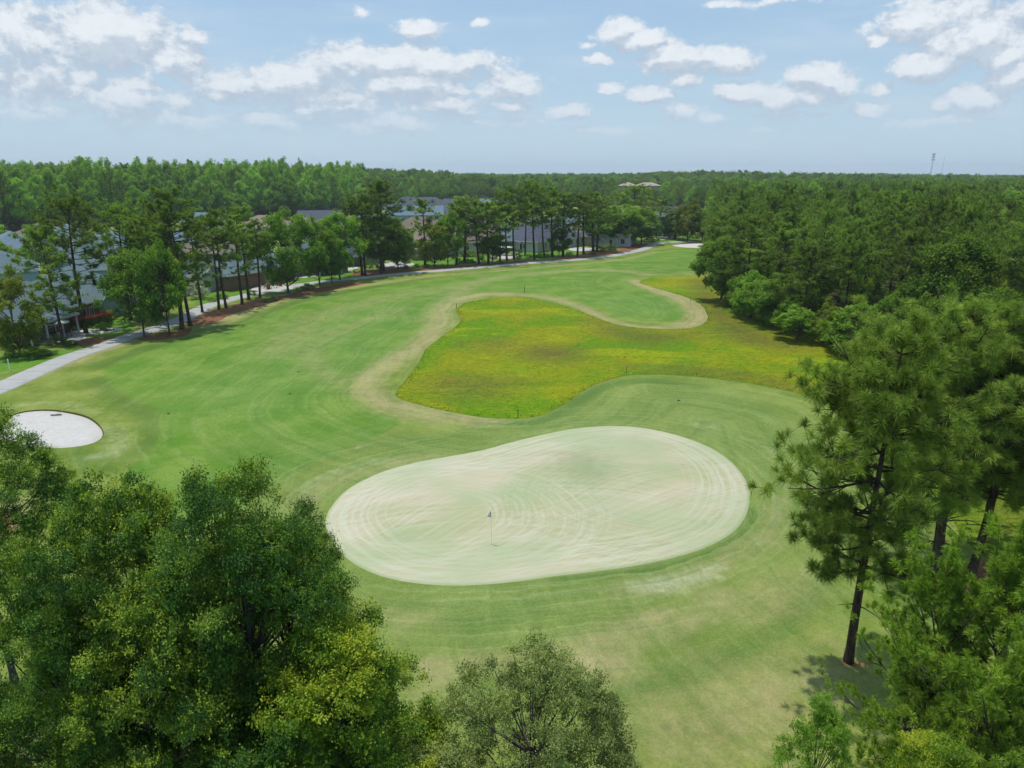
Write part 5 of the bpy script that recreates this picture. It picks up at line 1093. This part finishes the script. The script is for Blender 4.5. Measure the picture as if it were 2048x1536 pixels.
LS = [(40,712,1.6,1.5,'dark round shrub at the left edge under the yellow green tree',None),(72,716,1.4,1.3,'small leafy shrub right of the dark round one at the left edge',None),(92,712,.9,.8,'tiny grey green shrub beside the cart path at the left',M_GRS),(112,690,1.3,1.4,'round grassy shrub beside the leaning pine',M_GRS),(142,692,1.1,.8,'low dark shrub right of the leaning pine',None),(26,697,1.2,1.0,'golden shrub before the white glass porch',M_YEL),(60,690,1.2,1.2,'golden green shrub behind the dark round shrub',M_YEL),
 (200,660,.8,.9,'small shrub in the straw bed right of the white curved patio',None),(214,661,.8,1.0,'leafy shrub at the end of the small straw bed',None),(152,660,.6,.8,'potted looking green shrub right of the striped parasol',None),(218,640,1.3,1.6,'yellow green shrub behind the dark red hedge',M_YEL),(425,604,.9,.9,'shrub on the lawn just behind the path bend',None),(445,598,1.2,1.0,'low dark shrub left of the brick house patio',None),(505,590,1.1,.9,'dark low shrub in front of the brick house patio',None),
 (600,582,.9,.9,'pale grassy shrub by the path right of the big round tree',M_GRS),(615,578,1.2,1.1,'grey green shrub by the path right of the big round tree',M_GRS),(535,605,.9,.8,'small shrub in the straw bed between the pines and the big round tree',None),(548,602,.8,.8,'pale shrub in the straw bed left of the big round tree',M_GRS),(712,545,.9,.8,'shrub left of the twin thin pines',M_GRS),(735,536,1.6,1.8,'dark hedge bush behind the twin thin pines',None),(760,535,1.3,1.3,'dark bush behind the broad dark tree',None),(700,525,2.6,2.2,'long dark hedge bush by the lawn behind the bright tree',None),
 (814,527,1.2,.9,'pale low shrub at the rim of the centre patio',M_GRS),(828,520,1.3,1.3,'round dark bush against the brown roofed brick house',None),(840,520,1.8,1.3,'grey green bush right of the round dark bush',M_GRS),(852,521,1.6,1.3,'grey green bush by the brown roofed house',M_GRS),(834,535,.9,.9,'small dark shrub in the straw bed before the brown roofed house',None),(812,536,.8,.7,'small shrub left in the centre straw bed',None),(855,534,.8,.8,'yellowish shrub in the centre straw bed',M_YEL),
 (925,513,2.2,1.6,'dark clipped bush against the white walled brown roof house',None),(942,513,2.2,1.6,'second dark clipped bush by the white walled house',None),(918,526,1.1,1.2,'shrub right of the olive tree in the straw bed',None),(932,525,1.1,1.1,'dark shrub below the feathery pine',None),(944,526,1.0,1.0,'small dark shrub left of the full pine',None),(960,520,1.4,2.0,'tall round shrub behind the full pine',M_GRS),(987,517,1.4,1.2,'golden shrub left of the peach parasol',M_YEL),(1036,517,1.5,2.4,'upright shrub between the parasol pines and the screened porch',M_GRS),
 (1000,526,.9,.8,'small low shrub left of the parasol pine trunks',None),(1058,515,1.2,1.0,'low shrub under the thin porch pine',None),(1080,515,1.4,1.1,'low dark shrub between two straight pines',None),(1075,495,1.1,1.5,'left one of two round bushes on the white wall',None),(1085,495,1.1,1.6,'right one of two round bushes on the white wall',None),(1098,513,1.4,1.1,'dark low shrub by the fence line of pines',None),(1138,510,1.0,1.0,'small shrub right of the small round tree',M_GRS),
 (1200,503,1.6,1.4,'pale leafy shrub by the path at the left of the dense clump',M_GRS),(1212,499,1.8,1.7,'yellow green shrub before the dense clump',M_YEL),(1225,500,1.8,1.8,'grey green shrub before the dense clump',M_GRS),(1185,509,1.1,.8,'low shrub by the straw bed near the path bend',None),(1300,484,1.8,1.6,'yellow green shrub left of the white canopy',M_YEL),(1310,481,1.6,1.6,'round shrub beside the white canopy',None),(1342,475,1.5,1.3,'dark shrub right of the white canopy',None),(1352,474,1.5,1.4,'yellow green shrub right of the white canopy',M_YEL),(1390,476,2.2,1.6,'dark shrub beneath the olive yellow tree',None),(1405,474,2.2,1.6,'low dark shrub behind the far bunker',None)]
random.seed(8)
for px, py, r_, h_, lb, m_ in LS: shrub(px, py, r_, h_, lb, None, m_)

yard_trees()
# ================================================================ sky, sun, camera
w = bpy.data.worlds.new('World'); sc.world = w; w.use_nodes = True; t = NT(w.node_tree)
for n in list(t.n): t.n.remove(n)
sky = t.new('ShaderNodeTexSky', sky_type='NISHITA'); sky.sun_disc = False
EL, AZ = R(77), math.atan2(-.9, .42)
sky.sun_elevation = EL; sky.sun_rotation = AZ; sky.altitude = 0; sky.air_density = 1.0; sky.dust_density = 1.5; sky.ozone_density = 1.5
gen = t.new('ShaderNodeTexCoord').outputs['Generated']; s = t.new('ShaderNodeSeparateXYZ'); t.put(s.inputs[0], gen)
yp = t.m('MAXIMUM', s.outputs[1], .02); az = t.m('DIVIDE', s.outputs[0], yp); el = t.m('DIVIDE', s.outputs[2], t.m('SQRT', t.m('ADD', t.m('MULTIPLY', s.outputs[0], s.outputs[0]), t.m('MULTIPLY', yp, yp))))
cv = t.new('ShaderNodeCombineXYZ'); t.put(cv.inputs[0], az); t.put(cv.inputs[1], el); V0 = cv.outputs[0]
def wnoise(sx, sy, scale, det, rough, off=(0, 0, 0)):
    return t.noise(t.v('MULTIPLY_ADD', V0, (sx, sy, 1), off), scale, det, rough)
wc = t.new('ShaderNodeTexNoise'); t.put(wc.inputs[0], V0); wc.inputs['Scale'].default_value = 14; wc.inputs['Detail'].default_value = 3
Vw = t.v('MULTIPLY_ADD', t.v('SUBTRACT', wc.outputs[1], (.5, .5, .5)), (.05, .025, 0), V0)
CL = [(50,60,75,42,1),(215,75,140,58,1.1),(335,125,75,26,.8),(380,75,25,18,.5),(60,172,130,34,.75),(262,197,62,30,.9),(365,207,40,20,.6),(470,165,95,28,.8),(560,165,85,30,.9),(700,108,62,30,.85),(800,125,150,32,.9),(842,58,52,22,1),(964,45,18,10,.7),(724,22,15,10,.5),(640,190,200,34,.6),(820,172,90,28,.85),(880,212,75,18,.65),(1015,172,68,30,.9),(1020,217,60,18,.7),(1235,58,38,22,.85),(1272,84,50,20,1),(1203,114,34,10,.75),(1232,172,33,13,.8),(1335,122,62,26,1),(1450,120,76,26,1),(1370,162,45,22,.5),(1298,192,42,18,.9),(1375,222,52,24,.6),(1490,188,66,24,.95),(1560,190,100,30,.8),(1640,148,62,26,1),(1680,168,36,24,.7),(1600,232,140,12,.4),(1758,178,28,15,.8),(1740,215,32,13,.95),(1135,230,42,18,.7),(1860,45,100,34,1),(1960,65,110,50,1.05),(1760,77,30,12,.85),(1865,132,82,25,1),(2030,112,42,20,.9),(1960,190,90,26,.95),(1890,205,46,16,.8),(2030,160,60,30,.95),(300,240,220,26,.4),(700,245,260,24,.45),(1200,262,120,9,.4),(1680,272,60,7,.4),(1800,245,160,12,.35),(1440,8,30,8,.6),(1560,3,90,7,.4),(1800,5,60,6,.4),(100,225,120,16,.45),(430,185,38,14,.75),(520,232,52,12,.6),(600,218,46,14,.6),(700,212,60,16,.65),(760,235,50,10,.5),(905,185,40,14,.6),(930,228,46,12,.6),(1180,85,16,8,.5),(1160,262,40,8,.5),(1060,245,50,10,.5),(1420,238,50,12,.5),(1550,262,60,8,.45),(1900,240,70,10,.5),(90,140,70,16,.6),(180,150,50,14,.6),(960,250,44,10,.5),(380,240,60,14,.5)]
def field(Vx):
    f = None
    for x, y, rx, ry, st in CL:
        if x < 1000 and y > 100: rx *= 1.15; ry *= 1.12; st *= 1.08
        d = ray(x, y); cx = d[0]/d[1]; hy = math.hypot(d[0], d[1]); cy = d[2]/hy
        sx, sy = 1/(rx*1.36/F/.97), 1/(ry*1.22/F/.95)
        ln = t.v('LENGTH', t.v('MULTIPLY_ADD', Vx, (sx, sy, 0), (-cx*sx, -cy*sy, 0)))
        g = t.m('MULTIPLY_ADD', ln, -st, st)
        f = g if f is None else t.m('SMOOTH_MAX', f, g, .12)
    return f
f0 = field(Vw); f1 = field(t.v('ADD', Vw, (-.002, .013, 0)))
nz = wnoise(1, 1.7, 16, 8, .62); nz2 = wnoise(1, 1.5, 62, 7, .68)
dens = t.m('ADD', f0, t.m('ADD', t.m('MULTIPLY', t.m('SUBTRACT', nz, .5), 1.25), t.m('MULTIPLY', t.m('SUBTRACT', nz2, .5), .75)))
nzu = wnoise(1, 1.7, 16, 8, .62, (-.004, .030, 0))
cover = t.step(dens, .10, .44)
relief = t.m('ADD', t.m('MULTIPLY', t.m('SUBTRACT', nz, nzu), .55), t.m('MULTIPLY', t.m('SUBTRACT', f0, f1), .22))       # thicker above than here: the grey underside
vv = t.step(relief, -.055, .075)
bright = t.m('ADD', t.m('MULTIPLY', t.step(dens, .2, .8), .26), t.m('ADD', t.m('MULTIPLY', vv, .74), t.m('MULTIPLY', t.m('SUBTRACT', nz2, .5), .7)))
lowfade = t.step(el, .0, .17)
ccol = t.mix(bright, (4.8, 5.7, 6.8, 1), (8.7, 9.1, 9.5, 1)); ccol = t.mix(t.m('MULTIPLY', t.m('SUBTRACT', 1, lowfade), .45), ccol, (4.5, 5.8, 7.2, 1))
cover = t.m('MULTIPLY', cover, t.step(el, .012, .10, .0, .93))
veil = t.step(wnoise(.6, 3.4, 6, 6, .6), .42, .75, 0, .38)
skyc = t.mix(t.step(el, 0, .22, .9, .62), sky.outputs[0], t.mix(t.step(el, 0, .24), (4.5, 6.2, 7.6, 1), (3.45, 5.6, 8.1, 1)))
skyc = t.mix(veil, skyc, (5.3, 6.4, 7.6, 1))
skyc = t.mix(1, skyc, (1.19, 1.15, 1.11, 1), 'MULTIPLY')
up = t.step(s.outputs[1], .05, .3)
fin = t.mix(t.m('MULTIPLY', cover, up), skyc, ccol)
bg = t.new('ShaderNodeBackground'); t.put(bg.inputs[0], fin); bg.inputs[1].default_value = .1
wo = t.new('ShaderNodeOutputWorld'); t.l.new(bg.outputs[0], wo.inputs[0])
ld = bpy.data.lights.new('sun', 'SUN'); ld.energy = 3.6; ld.angle = R(.55); ld.color = (1, .965, .90)
lo_ = bpy.data.objects.new('sun', ld); C.objects.link(lo_)
dv = Vector((math.sin(AZ)*math.cos(EL), math.cos(AZ)*math.cos(EL), math.sin(EL))); lo_.rotation_euler = dv.to_track_quat('Z', 'Y').to_euler(); lo_.location = dv*200
# haze: one closed box of thin air round camera and scene
hz = MB(); hz.box((-5300, -320, -2), (5300, 5650, 88)); m, t = mat('thin air')
pv = t.new('ShaderNodeVolumePrincipled'); pv.inputs['Density'].default_value = .00016; pv.inputs['Color'].default_value = (.80, .90, 1, 1); pv.inputs['Anisotropy'].default_value = .1
t.l.new(pv.outputs[0], t.out.inputs['Volume'])
if not NOHAZE: hz.build('haze', m)['kind'] = 'stuff'
cd = bpy.data.cameras.new('camera'); cam = bpy.data.objects.new('camera', cd); C.objects.link(cam); sc.camera = cam
cam.location = (0, 0, CZ); cam.rotation_euler = (R(90)-PITCH, 0, 0); cd.sensor_width = 36; cd.lens = 36*F/2048; cd.clip_start = .5; cd.clip_end = 30000
sc.view_settings.view_transform = 'Standard'; sc.view_settings.look = 'None'; sc.view_settings.exposure = 0; sc.view_settings.gamma = 1
cy = sc.cycles; cy.max_bounces = 6; cy.diffuse_bounces = 3; cy.glossy_bounces = 2; cy.transmission_bounces = 4; cy.volume_bounces = 0; cy.use_denoising = True; cy.denoiser = 'OPENIMAGEDENOISE'; cy.denoising_input_passes = 'RGB_ALBEDO_NORMAL'; cy.denoising_prefilter = 'ACCURATE'; cy.sample_clamp_indirect = 6
cy.use_adaptive_sampling = True; cy.adaptive_threshold = .02
